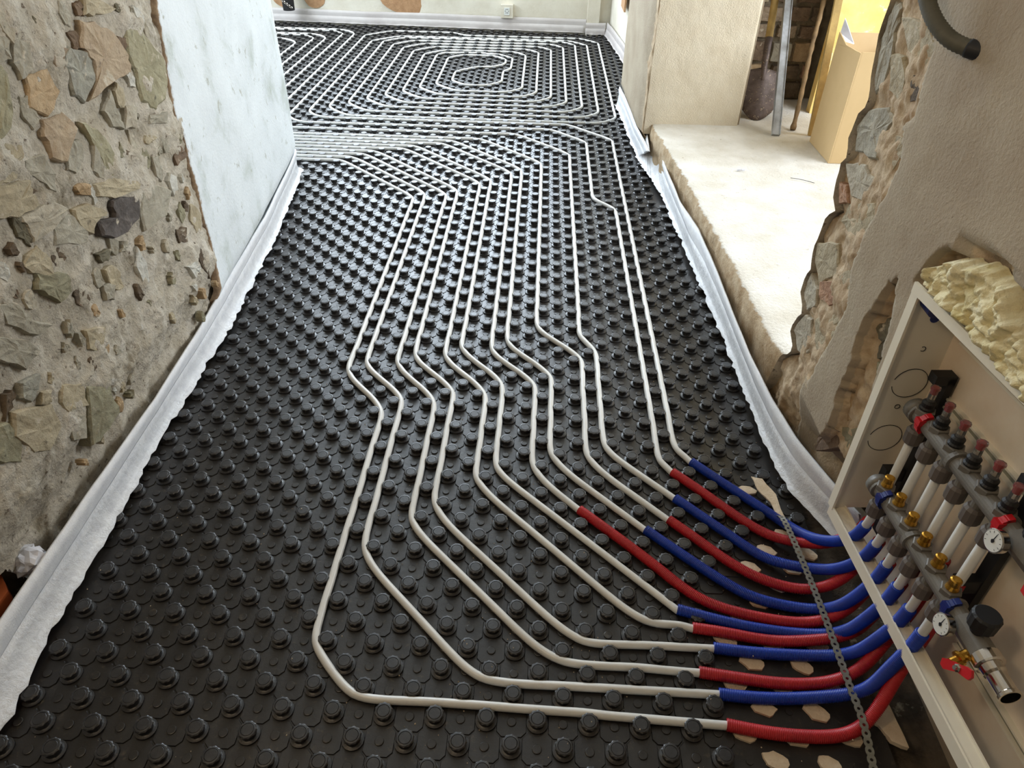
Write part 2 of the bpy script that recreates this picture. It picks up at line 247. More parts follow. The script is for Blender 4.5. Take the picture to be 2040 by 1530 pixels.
HSTONES= [('dk', [(0.651, 0.563), (0.617, 0.602), (0.535, 0.635), (0.521, 0.59), (0.594, 0.518), (0.608, 0.55)]), ('rd', [(0.62, 0.629), (0.563, 0.658), (0.528, 0.649), (0.559, 0.624), (0.6, 0.616)]), ('go', [(0.639, 0.666), (0.61, 0.696), (0.56, 0.706), (0.581, 0.678), (0.626, 0.652)]), ('ol', [(0.595, 0.51), (0.537, 0.545), (0.531, 0.515), (0.572, 0.484)]), ('tn', [(0.657, 0.419), (0.655, 0.455), (0.599, 0.395), (0.594, 0.351), (0.625, 0.324)]), ('go', [(0.627, 0.305), (0.55, 0.361), (0.529, 0.32), (0.578, 0.273)]), ('br', [(0.708, 0.258), (0.649, 0.308), (0.598, 0.263), (0.703, 0.156), (0.71, 0.188)])]
SLEEVES= [('blue', [(0.963, 0.79), (1.023, 0.726), (1.099, 0.649), (1.16, 0.585), (1.213, 0.551)]), ('red', [(0.905, 0.747), (0.974, 0.677), (1.049, 0.595), (1.122, 0.534), (1.182, 0.507)]), ('blue', [(0.899, 0.651), (0.96, 0.59), (1.023, 0.528), (1.093, 0.464), (1.168, 0.436)]), ('red', [(0.873, 0.576), (0.935, 0.516), (0.996, 0.454), (1.067, 0.405), (1.153, 0.381)]), ('blue', [(0.811, 0.54), (0.88, 0.477), (0.953, 0.413), (1.033, 0.355), (1.139, 0.332)]), ('red', [(0.649, 0.596), (0.739, 0.512), (0.826, 0.427), (0.897, 0.354), (0.969, 0.319), (1.085, 0.296), (1.151, 0.297)]), ('blue', [(0.857, 0.315), (0.932, 0.295), (1.015, 0.277), (1.121, 0.267), (1.186, 0.272)]), ('red', [(0.884, 0.27), (0.958, 0.262), (1.061, 0.246), (1.169, 0.249), (1.202, 0.254)]), ('blue', [(0.921, 0.224), (1.001, 0.217), (1.106, 0.217), (1.195, 0.232)]), ('red', [(0.881, 0.167), (0.968, 0.157), (1.047, 0.15), (1.14, 0.157), (1.195, 0.171)]), ('blue', [(0.913, 0.122), (0.979, 0.117), (1.08, 0.122), (1.174, 0.138)]), ('red', [(0.916, 0.06), (0.992, 0.048), (1.077, 0.045), (1.156, 0.054)])]
P = 0.05
LEFT = [(-0.3, -0.470), (0.0, -0.478), (0.18, -0.500), (0.437, -0.515), (0.838, -0.542), (1.361, -0.550), (2.05, -0.610), (2.70, -0.695), (2.845, -0.725)]
RIGHT = [(0.50, 1.31), (0.571, 1.28), (0.672, 1.226), (0.802, 1.207), (1.19, 1.193), (1.8, 1.168), (2.5, 1.124), (2.936, 1.077), (3.5, 1.048), (3.841, 1.035), (4.08, 1.018)]
BACK = [(-3.2, 6.45), (-1.998, 6.40), (-1.24, 6.35), (-0.32, 6.30), (0.586, 6.24), (1.2, 6.22)]
FRIGHT = [(4.08, 1.19), (5.06, 1.15), (6.3, 1.05)]
def inside(x, y, mrg=0.0):
    if y > pl(BACK, x)-mrg: return False
    if y < 2.86:
        if x < pl(LEFT, y)+mrg: return False
    elif x < -3.15: return False
    if y > 4.08: return x < pl(FRIGHT, y)-mrg
    if y < 0.5: return x < 1.20-mrg
    return x < min(pl(RIGHT, y), 1.235)-mrg
def cut(i, j): return (i-j >= 12 and 7 < j <= 11) or (j <= 7 and i >= 19) or (i, j) == (22, 14)

# ================================================================== STRUCTURE
mb = MB(); mb.box(-3.4, 1.70, -2.4, 6.7, -0.10, -0.032); mb.build('floor', M['concrete']); C.objects[-1]['kind'] = 'structure'
def struct(o): o['kind'] = 'structure'; return o
mb = MB(); mb.box(-3.4, 3.3, -2.4, 6.7, 3.6, 3.7); struct(mb.build('ceiling', M['ceil']))
mb = MB(); mb.box(-3.4, 3.3, -2.5, -2.4, -0.1, 3.7); struct(mb.build('wall_rear', M['wallplain']))
# far-left outer wall with a window opening
mb = MB(); mb.box(-3.3, -3.2, 2.0, 4.0, -0.1, 3.7); mb.box(-3.3, -3.2, 5.6, 6.7, -0.1, 3.7); mb.box(-3.3, -3.2, 4.0, 5.6, -0.1, 0.95); mb.box(-3.3, -3.2, 4.0, 5.6, 2.25, 3.7)
struct(mb.build('wall_far_left', M['wallplain']))

# rubble wall on the left: mortar grid with the stones set in it
def grid(name, mtl, ys, zs, fx, thick=None, amask=None, smooth=True, skip=None):
    mb = MB(); ny = len(ys); at = []
    for z in zs:
        for y in ys:
            p = fx(y, z); mb.v.append(p); at.append(amask(y, z) if amask else 0.0)
    for r in range(len(zs)-1):
        for c in range(ny-1):
            if skip and skip(0.5*(ys[c]+ys[c+1]), 0.5*(zs[r]+zs[r+1])): continue
            mb.f.append((r*ny+c, r*ny+c+1, (r+1)*ny+c+1, (r+1)*ny+c))
    return mb.build(name, mtl, smooth=smooth, attr=at if amask else None)
def frange(a, b, n): return [a+(b-a)*k/n for k in range(n+1)]
def lrub(y, z):
    return (-0.532 + 0.016*fbm(y*5, z*5, 1.0) + 0.007*fbm(y*22, z*22, 4.0) + 0.0035*fbm(y*75, z*75, 2.0, 2) + (0.0 if y < 1.33 else -0.010*(y-1.33)/0.07) - 0.030*max(0, min(1, (0.26-z)/0.10)), y, z)
wl = grid('wall_left', M['rubble'], frange(-0.4, 1.46, 300), frange(-0.03, 1.25, 190), lrub, skip=lambda y, z: y < 0.30-z*0.4 and z < 0.155)
struct(wl)
mb = MB(); mb.box(-0.97, -0.56, -1.6, 1.42, 1.25, 3.6); mb.box(-0.97, -0.90, -2.4, 1.42, -0.03, 1.25); mb.box(-0.97, -0.56, -2.4, -1.6, -0.03, 3.6); struct(mb.build('wall_left_core', M['rubble']))
wl_ph = wl
def stone(name, poly, mtl, parent, to3, depth, proud, seed, sub=2):
    rnd = random.Random(seed); pts = []
    n = len(poly)
    for i in range(n):
        a, b = poly[i], poly[(i+1) % n]
        for k in range(sub+1):
            t = k/(sub+1); j = 0.0042
            pts.append((lerp(a[0], b[0], t)+rnd.uniform(-j, j), lerp(a[1], b[1], t)+rnd.uniform(-j, j)))
    cy = sum(p[0] for p in pts)/len(pts); cz = sum(p[1] for p in pts)/len(pts); mb = MB(); N = len(pts)
    tilt = (rnd.uniform(-.03, .03), rnd.uniform(-.03, .03))
    def ring(s, d, jit):
        for (y, z) in pts:
            yy = cy+(y-cy)*s; zz = cz+(z-cz)*s
            mb.v.append(to3(yy, zz, d + tilt[0]*(yy-cy)+tilt[1]*(zz-cz) + rnd.uniform(-jit, jit)))
    ring(1.0, -depth, 0); ring(1.0, -0.003+proud*0.2, 0.0015); ring(0.93, proud, 0.0015); ring(0.5, proud*1.1, 0.002)
    mb.v.append(to3(cy, cz, proud*1.15))
    for r in range(3):
        for k in range(N): mb.f.append((r*N+k, r*N+(k+1) % N, (r+1)*N+(k+1) % N, (r+1)*N+k))
    for k in range(N): mb.f.append((3*N+k, 3*N+(k+1) % N, 4*N))
    return mb.build(name, mtl, parent, smooth=False)
SHR = {'br', 'db', 'dk'}
for q, (k, poly) in enumerate(LSTONES):
    pr_ = {'br': -0.002, 'db': -0.003, 'dk': 0.000}.get(k, 0.004 if len(poly) > 5 else 0.003)
    cy_ = sum(p[0] for p in poly)/len(poly); cz_ = sum(p[1] for p in poly)/len(poly); g_ = 1.10
    poly = [(cy_+(a-cy_)*g_, cz_+(b-cz_)*g_) for a, b in poly]
    stone('stone', poly, SM[k], wl_ph, lambda y, z, d: (-0.526+d, y, z), 0.03, pr_, q, 2)
# smaller filler stones, upper area out of frame not needed
rs = random.Random(3)
placed = []
for q in range(330):
    hi_ = q % 3 != 0
    y = rs.uniform(0.35, 1.37); z = rs.uniform(0.42, 1.2) if hi_ else rs.uniform(0.14, 1.1); r = rs.uniform(0.016, 0.036) if hi_ else rs.uniform(0.007, 0.015)
    if any((y-a)**2+((z-b)/1.4)**2 < (r+c)**2 for a, b, c in placed): continue
    if any(pip((y+r*0.8*math.cos(a), z+r*1.2*math.sin(a)), poly) for _, poly in LSTONES for a in (0, 1.05, 2.1, 3.14, 4.2, 5.2)): continue
    placed.append((y, z, r))
    if any(pip((y, z), poly) for _, poly in LSTONES): continue
    n = rs.choice((5, 6)); a0 = rs.uniform(0, 6)
    stone('stone', [(y+r*math.cos(a0+2*PI*t/n)*rs.uniform(.7, 1.2), z+1.5*r*math.sin(a0+2*PI*t/n)*rs.uniform(.7, 1.2)) for t in range(n)], SM[rs.choice(['gr', 'bg', 'lg', 'lg', 'go', 'wh', 'bg', 'gr']) if r > 0.015 else rs.choice(['gr', 'bg', 'go', 'lg', 'wh', 'tn', 'db'])], wl_ph, lambda y, z, d: (-0.526+d, y, z), 0.02, rs.uniform(-0.002, 0.003), q+500, 1)

# white plastered part of the left wall, up to its end corner
EDGEL = [(0.0, 1.30), (0.10, 1.34), (0.20, 1.365), (0.249, 1.371), (0.33, 1.395), (0.42, 1.375), (0.50, 1.392), (0.578, 1.382), (0.66, 1.40), (0.72, 1.378), (0.793, 1.388), (0.88, 1.42), (0.95, 1.435), (1.005, 1.458), (1.1, 1.46), (1.25, 1.47), (3.7, 1.5)]
def ledge(z): return pl(EDGEL, z) + 0.010*fbm(z*16, 3.3)
mb = MB(); zs = frange(-0.03, 3.6, 150); nt_ = 46; at = []
for z in zs:
    e = ledge(z)
    for k in range(nt_+1):
        t = (k/nt_)**1.6; y = lerp(e, 2.75, t)
        x = pl([(1.36, -0.530), (2.0, -0.590), (2.70, -0.670), (2.75, -0.680)], y) + 0.004*fbm(y*3, z*3, 9) - 0.030*max(0, min(1, (0.155-z)/0.04))
        if k == 0: x -= 0.022
        if k == 1: x -= 0.004
        mb.v.append((x, y, z)); at.append(1.0 if k < 1 else (0.72 if k == 1 else (0.45 if k < 4 else 0.0)) + (0.30*max(0, fbm(y*6, z*6, 2)) if z < 0.5 else 0))
for r in range(len(zs)-1):
    for c in range(nt_): mb.f.append((r*(nt_+1)+c, r*(nt_+1)+c+1, (r+1)*(nt_+1)+c+1, (r+1)*(nt_+1)+c))
struct(mb.build('wall_left_plastered', M['plaster_white'], smooth=True, attr=at))
mb = MB(); mb.box(-1.10, -0.683, 2.70, 2.755, 0.16, 3.6); mb.box(-1.10, -0.715, 2.70, 2.75, -0.03, 0.17); mb.box(-1.10, -0.75, 1.42, 2.72, -0.03, 3.6); mb.box(-3.3, -1.05, 2.0, 2.1, -0.1, 3.7); struct(mb.build('wall_left_end', M['plaster_white']))

# back wall: lower part, band above the window opening
def bx(x): return pl(BACK, x)+0.03
mb = MB()
xs = frange(-3.2, 1.25, 60)
for z in frange(-0.03, 0.95, 14):
    for x in xs: mb.v.append((x, bx(x)+0.004*fbm(x*4, z*4), z))
for r in range(14):
    for c in range(60): mb.f.append((r*61+c, r*61+c+1, (r+1)*61+c+1, (r+1)*61+c))
wb = struct(mb.build('wall_back', M['backwall'], smooth=True))
mb = MB(); mb.box(-3.2, 1.4, 6.48, 6.6, -0.1, 0.95); mb.box(-3.2, -1.85, 6.33, 6.6, 0.95, 3.6); mb.box(0.75, 1.4, 6.27, 6.6, 0.95, 3.6); mb.box(-1.85, 0.75, 6.27, 6.6, 3.35, 3.6)
struct(mb.build('wall_back_upper', M['backwall']))
mb = MB()
x0, x1 = 0.885, 0.99
mb.box(x0, x1, 6.19, 6.30, -0.03, 3.6); struct(mb.build('trim_1', M['backwall']))
# brown bare patches where the paint came off the back wall
def patch(name, cx, cz, rx, rz, y, mtl, seed, parent=None):
    rnd = random.Random(seed); mb = MB(); N = 26; f = []
    for k in range(N):
        a = 2*PI*k/N; s = 1+0.10*noise.noise(Vector((math.cos(a)*1.5, math.sin(a)*1.5, seed)))
        mb.v.append((cx+rx*s*math.cos(a), y-0.006, cz+rz*s*math.sin(a)))
    for k in range(N):
        x, _, z = mb.v[k]; mb.v.append((x*1.0, y+0.02, z))
    mb.f.append(tuple(range(N)))
    for k in range(N): mb.f.append((k, N+k, N+(k+1) % N, (k+1) % N))
    return mb.build(name, mtl, parent)
patch('bare_patch', -0.72, 0.26, 0.24, 0.15, bx(-0.72), M['rustb'], 1, wb)
patch('bare_patch', -1.56, 0.25, 0.11, 0.12, bx(-1.56), M['rustb'], 2, wb)
patch('bare_patch', -1.86, 0.24, 0.10, 0.11, bx(-1.86), M['rustb'], 5, wb)

# right side: pier between the niche and the far room, alcove wall behind it
mb = MB(); zs = frange(-0.03, 3.6, 120)
ys = [3.13, 3.135, 3.16, 3.20, 3.25, 3.4, 3.6, 3.8, 4.0, 4.07, 4.09]
at = []
for z in zs:
    for k, y in enumerate(ys):
        yy = y + (0.03*fbm(z*9, 5.0) if 1 <= k <= 3 else 0)
        x = pl([(3.13, 1.050), (4.09, 1.025)], y) + (0.012*fbm(z*14, y*9) if k <= 3 else 0.002*fbm(z*3, y*3))
        if k == 0: x = 1.056
        mb.v.append((x-0.012*(k > 3)+(0.030 if z < 0.14 else 0), yy if k else 3.132, z)); at.append(0.8 if k <= 2 else (0.5 if k == 3 else 0.0))
n_ = len(ys)
for r in range(len(zs)-1):
    for c in range(n_-1): mb.f.append((r*n_+c, r*n_+c+1, (r+1)*n_+c+1, (r+1)*n_+c))
struct(mb.build('wall_right_pier', M['plaster_beige'], smooth=True, attr=at))
mb = MB(); mb.box(1.018, 1.55, 4.05, 4.095, 0.15, 3.6); mb.box(1.045, 1.55, 4.05, 4.09, -0.03, 0.16); mb.box(1.10, 1.55, 3.16, 4.06, -0.03, 3.6)
struct(mb.build('wall_right_pier_core', M['plaster_beige']))
# niche reveal facing the viewer, rough cream plaster
mb = MB(); nx = 60; nz_ = 210
for r in range(nz_+1):
    z = 0.15+3.45*r/nz_
    for c in range(nx+1):
        x = 1.054+ (1.54-1.054)*c/nx
        mb.v.append((x, 3.13+0.02*(x-1.05)+0.0022*fbm(x*30, z*30)+0.004*fbm(x*5, z*5)+ (0.012 if c == nx else 0), z))
for r in range(nz_):
    for c in range(nx): mb.f.append((r*(nx+1)+c, r*(nx+1)+c+1, (r+1)*(nx+1)+c+1, (r+1)*(nx+1)+c))
struct(mb.build('wall_niche_reveal', M['plaster_cream'], smooth=True))
mb = MB(); mb.box(1.19, 1.30, 4.095, 5.06, -0.03, 3.6)
mb.add([(1.18, 5.0, -.03), (1.08, 6.35, -.03), (1.35, 6.35, -.03), (1.35, 5.0, -.03), (1.18, 5.0, 3.6), (1.08, 6.35, 3.6), (1.35, 6.35, 3.6), (1.35, 5.0, 3.6)], [(0, 1, 5, 4), (1, 2, 6, 5), (2, 3, 7, 6), (3, 0, 4, 7), (4, 5, 6, 7)])
struct(mb.build('wall_far_right', M['backwall']))
# raised niche floor with its ragged mortar front
SILL = [(0.60, 1.30), (0.85, 1.25), (0.991, 1.232), (1.064, 1.236), (1.127, 1.212), (1.356, 1.203), (1.629, 1.191), (2.005, 1.167), (2.545, 1.135), (3.071, 1.085), (3.2, 1.082)]
def sx(y): return pl(SILL, y)+0.010*fbm(y*14, 2.2)
mb = MB(); ys = frange(0.60, 3.75, 150); at = []
prof_n = 8
cols = None
for y in ys:
    row = []
    e = sx(y)
    front = max(e, pl(RIGHT, y)+0.022)
    for k in range(prof_n):
        t = k/prof_n; z = -0.03+0.225*t
        row.append((lerp(front+0.012, e, t)+0.008*fbm(y*9, z*12, 3)*(1 if k else 0), y, z, 0.85))
    row.append((e+0.006, y, 0.197, 0.6)); row.append((e+0.02, y, 0.203, 0.35))
    for t in (0.03, 0.06, 0.1, 0.2, 0.3, 0.4, 0.5, 0.6, 0.7, 0.8, 0.9, 1.0):
        x = lerp(e, 3.0, t); row.append((x, y, 0.203+0.003*fbm(x*6, y*6, 8), 0.0 if t > 0.05 else 0.2))
    cols = len(row)
    for a_, b_, c_, d_ in row: mb.v.append((a_, b_, c_)); at.append(d_)
for r in range(len(ys)-1):
    for c in range(cols-1): mb.f.append((r*cols+c, r*cols+c+1, (r+1)*cols+c+1, (r+1)*cols+c))
struct(mb.build('floor_niche', M['sill'], smooth=True, attr=at))
# niche back: stone masonry seen behind the tools, yellow painted wall beside it
mb = MB(); mb.box(1.50, 2.02, 3.68, 3.80, 0.1, 3.6); mb.box(2.02, 3.05, 3.70, 3.80, 0.1, 3.6); mb.box(1.49, 1.538, 3.165, 3.70, 0.19, 3.6)
wn = struct(mb.build('wall_niche_back', M['stonewall']))
mb = MB(); mb.box(1.985, 3.05, 3.40, 3.46, 0.19, 3.6); struct(mb.build('wall_niche_yellow', M['yellow']))
rs = random.Random(11); z = 0.21; row = 0
while z < 0.95:
    h = rs.uniform(0.075, 0.115); x = 1.555 - (0.05 if row % 2 else 0)
    while x < 2.0:
        wd = rs.uniform(0.09, 0.17); a, b = max(x, 1.56), min(x+wd, 2.02)
        if b-a > 0.03:
            stone('stone', [(a+.005, z+.005), (b-.006, z+.004), (b-.004, z+h*.5), (b-.006, z+h-.006), (a+.006, z+h-.005), (a+.004, z+h*.5)], SM[rs.choice(['br', 'rd', 'bg', 'db', 'gr', 'tn', 'ob'])], wn, lambda y, z_, d: (y, 3.672-d, z_), 0.02, rs.uniform(0.01, 0.03), int(z*1000+x*100), 2)
        x += wd+0.008
    z += h+0.010; row += 1

# outer wall on the right with the window opening that lights the niche
mb = MB(); mb.box(3.05, 3.15, -2.4, 0.8, -0.1, 3.7); mb.box(3.05, 3.15, 3.05, 3.8, -0.1, 3.7); mb.box(3.05, 3.15, 0.8, 3.05, -0.1, 0.85); mb.box(3.05, 3.15, 0.8, 3.05, 2.25, 3.7)
struct(mb.build('wall_outer_right', M['wallplain']))

# near right wall: ragged broken edge, plaster, chased hole beside the cabinet
JAGT = [(-0.03, 1.10)] + sorted([(z, y) for y, z in JAG[::-1]]) + [(1.2, 1.03), (3.7, 1.05)]
PLBT = sorted([(z, y) for y, z in PLB]) + [(1.2, 0.82), (3.7, 0.85)]
def wallr_x(y, z):
    e = pl(JAGT, z); b = pl(PLBT, z)+0.012*fbm(z*14, 8.8); d = 0.0
    if y > b:
        t = (y-b)/max(0.02, e-b); d += 0.014 + 0.02*t*t + 0.010*fbm(y*14, z*14, 5) + 0.005*fbm(y*40, z*40, 2)
    d += 0.0025*fbm(y*7, z*7, 1)
    inh = pip((y+0.012*fbm(y*20, z*20, 6), z+0.012*fbm(y*20, z*20, 7)), HOLE)
    if inh or (0 < y < 0.525 and z > 0.74 and z < pl([(0.0, .81), (0.20, .83), (0.28, .86), (0.31, .882), (0.37, .876), (0.443, .85), (0.505, .80), (0.525, .75)], y)+0.008*fbm(y*30, 9.1)): inh = True; d += 0.035 + 0.015*fbm(y*16, z*16, 5)
    if z < 0.30 and y < 0.95: d += 0.10*min(1, max(0, (0.26-z)/0.12))*min(1, (0.95-y)/0.28)
    if z < 0.20 and y > 0.45: d += 0.02*(0.20-z)/0.2
    return 1.2+d, inh, y > b
mb = MB(); at = []; zs = frange(-0.03, 1.32, 190); nt_ = 150
vals = {}
for z in zs:
    e = pl(JAGT, z) + 0.004*fbm(z*60, 1.1)
    for k in range(nt_+1):
        t = (k/nt_); y = lerp(e, 0.46, t/0.8) if t <= 0.8 else lerp(0.46, -1.2, (t-0.8)/0.2)
        x, inh, ex = wallr_x(y, z)
        if k == 0: x += 0.012
        mb.v.append((x, y, z)); at.append(1.0 if inh else (0.75 if ex else 0.0))
for r in range(len(zs)-1):
    for c in range(nt_):
        i0 = r*(nt_+1)+c; y = 0.5*(mb.v[i0][1]+mb.v[i0+1][1]); z = mb.v[i0][2]
        if y < 0.494 and z < 0.745: continue
        mb.f.append((i0, (r+1)*(nt_+1)+c, (r+1)*(nt_+1)+c+1, i0+1))
wr = struct(mb.build('wall_right', M['plaster_beige'], smooth=True, attr=at))
mb = MB(); zs2 = frange(-0.03, 1.32, 70)        # broken side of the wall facing the niche
for z in zs2:
    e = pl(JAGT, z)
    for k in range(9):
        t = k/8; mb.v.append((lerp(1.212, 1.62, t), e-0.004-0.02*t+0.02*fbm(z*10, t*5)*(k > 0), z))
for r in range(len(zs2)-1):
    for c in range(8): mb.f.append((r*9+c, r*9+c+1, (r+1)*9+c+1, (r+1)*9+c))
struct(mb.build('wall_right_broken_side', M['rubble'], smooth=True))
mb = MB(); mb.box(1.205, 1.62, -2.4, 1.0, 1.32, 3.6); mb.box(1.345, 1.62, -2.4, 0.93, -0.1, 1.32); mb.box(1.205, 1.35, -2.4, -1.2, -0.1, 1.4); struct(mb.build('wall_right_core', M['plaster_beige']))
for q, (k, poly) in enumerate(RSTONES): stone('stone', poly, SM[k], wr, lambda y, z, d: (1.218-d, y, z), 0.03, 0.001, q+50, 2)
for q, (k, poly) in enumerate(HSTONES): stone('stone', poly, SM[k], wr, lambda y, z, d: (1.238-d, y, z), 0.04, 0.006, q+80, 3)

# ================================================================== FLOOR HEATING PANELS
def stud_mesh(name, n=20, fine=True):
    mb = MB()
    wob = lambda k, r: (1.0 if (r < 0.0170 or r > 0.0178) else (1.045 if k % 2 == 0 else 0.955))
    if fine:
        prof = [(0.0215, 0.0022), (0.0212, 0.0045), (0.0180, 0.0050), (0.0149, 0.0060), (0.0149, 0.0165), (0.0172, 0.0172), (0.0175, 0.0200), (0.0156, 0.0216), (0.0128, 0.0220), (0.0122, 0.0211), (0.0112, 0.0219)]
    else:
        prof = [(0.0200, 0.0020), (0.0149, 0.0050), (0.0149, 0.0168), (0.0176, 0.0176), (0.0174, 0.0206), (0.0150, 0.0218)]
    mb.lathe(prof, n, wob=wob if fine else None, cap=False)
    top = len(prof)-1; mb.f.append(tuple(top*n+k for k in range(n)))
    return mb
stud_proto = stud_mesh('stud').build('stud', M['black_clean']); stud_me = stud_proto.data; C.objects.unlink(stud_proto); bpy.data.objects.remove(stud_proto)
fars = stud_mesh('s', 10, False)
XB = [-58.5, -42.5, -26.5, -10.5, 5.5, 21.5, 37.5]; YB = [-6.5, 21.5, 49.5, 77.5, 105.5, 133.5]
rown = ['nearest the viewer', 'in the middle of the corridor', 'at the far end of the corridor', 'in the front half of the back room', 'along the back wall of the room']
coln = ['far left', 'left, partly behind the white wall end', 'left', 'left of centre', 'right of centre', 'strip at the right wall']
chip_me = []
for s in range(5):
    rnd = random.Random(s+20); mb = MB(); N = 11
    for k in range(N):
        a = 2*PI*k/N+rnd.uniform(-.15, .15); r = rnd.uniform(0.85, 1.12)
        mb.v.append((0.024*r*math.cos(a), 0.016*r*math.sin(a), 0.0052))
    for k in range(N): mb.v.append((mb.v[k][0]*1.05, mb.v[k][1]*1.05, -0.004))
    mb.v.append((0.002, 0, 0.0062))
    for k in range(N): mb.f.append((k, (k+1) % N, 2*N)); mb.f.append((k, N+k, N+(k+1) % N, (k+1) % N))
    o = mb.build('exposed_foam_patch', M['chip']); chip_me.append(o.data); C.objects.unlink(o); bpy.data.objects.remove(o)
rs = random.Random(5)
for yi in range(5):
    for xi in range(6):
        i0, i1, j0, j1 = XB[xi], XB[xi+1], YB[yi], YB[yi+1]
        cells = [(i, j) for i in range(math.ceil(i0-0.5), math.ceil(i1-0.5)) for j in range(math.ceil(j0-0.5), math.ceil(j1-0.5))]
        base = MB(); vid = {}; faces = []
        for i, j in cells:
            if not inside(i*P, j*P, -0.02): continue
            if i*P > 1.21: continue
            q = []
            for a, b in ((i-.5, j-.5), (i+.5, j-.5), (i+.5, j+.5), (i-.5, j+.5)):
                if (a, b) not in vid:
                    g = 0.03
                    xx = a + (g if a == i0 else (-g if a == i1 else 0)); yy = b + (g if b == j0 else (-g if b == j1 else 0))
                    vid[(a, b)] = len(base.v); base.v.append((xx*P, yy*P, 0.0))
                q.append(vid[(a, b)])
            faces.append(tuple(q))
        if len(faces) < 6: continue
        base.f = list(faces); ec = {}
        for f in faces:
            for k in range(4):
                e = (f[k], f[(k+1) % 4]); ec[e] = 1
        nb = len(base.v)
        low = {}
        for (a, b) in list(ec):
            if (b, a) in ec: continue
            for t in (a, b):
                if t not in low: low[t] = len(base.v); base.v.append((base.v[t][0], base.v[t][1], -0.031))
            base.f.append((b, a, low[a], low[b]))
        lab = 'black studded pipe-holding panel %s, %s' % (rown[yi], coln[xi])
        pan = empty('studded_floor_panel', (max(i0, -16)*P if yi < 2 else i0*P, j0*P, -0.031), lab, 'floor panel', 'studded floor heating panels')
        base.build('panel_sheet', M['black'], pan)
        pm = MB(); far = MB(); dm = MB(); nst = 0
        for i, j in cells:
            x, y = i*P, j*P
            if i*P > 1.21: continue
            if (i+j) % 2:
                if not inside(x, y, 0.012): continue
                if cut(i, j): 
                    if random.random() < 0.5: dm.lathe([(0.0075, 0.0), (0.007, 0.002)], 10, Matrix.Translation((x, y, 0)))
                    continue
                D = 0.0484; T_ = 0.0290; c = D-T_
                oc = [(T_, -c), (T_, c), (c, T_), (-c, T_), (-T_, c), (-T_, -c), (-c, -T_), (c, -T_)]
                pm.add([(x+a, y+b, 0.0) for a, b in oc]+[(x+a*.965, y+b*.965, 0.0024) for a, b in oc],
                       [tuple(8+k for k in range(8))]+[(k, (k+1) % 8, 8+(k+1) % 8, 8+k) for k in range(8)])
                dm.lathe([(0.0095, 0.002), (0.0090, 0.0046), (0.0078, 0.0050)], 14 if yi < 2 else 8, Matrix.Translation((x, y, 0)))
            else:
                if not inside(x, y, 0.016 if yi < 3 else 0.01): continue
                if cut(i, j):
                    if j <= 14 and j > -4 and rs.random() < 0.93:
                        o = bpy.data.objects.new('exposed_foam_patch', chip_me[rs.randrange(5)]); C.objects.link(o); o.parent = pan
                        o.location = Vector((x+rs.uniform(-.004, .004), y+rs.uniform(-.004, .004), 0))-Vector(pan.location); o.rotation_euler = (0, 0, -0.35+rs.uniform(-.3, .3))
                    continue
                if yi < 2:
                    o = bpy.data.objects.new('stud', stud_me); C.objects.link(o); o.parent = pan
                    o.location = Vector((x, y, 0))-Vector(pan.location); o.rotation_euler = (rs.uniform(-.02, .02), rs.uniform(-.02, .02), rs.uniform(0, 6.28))
                    o.scale = (1, 1, rs.uniform(0.97, 1.03))
                else:
                    far.add([(a+x, b+y, c) for a, b, c in fars.v], fars.f); nst += 1
        if pm.v: tag(pm.build('octagon_relief', M['black'], pan), kind='stuff')
        if dm.v: tag(dm.build('relief_discs', M['black'], pan), kind='stuff')
        if far.v: tag(far.build('stud_field', M['black_clean'], pan), kind='stuff')

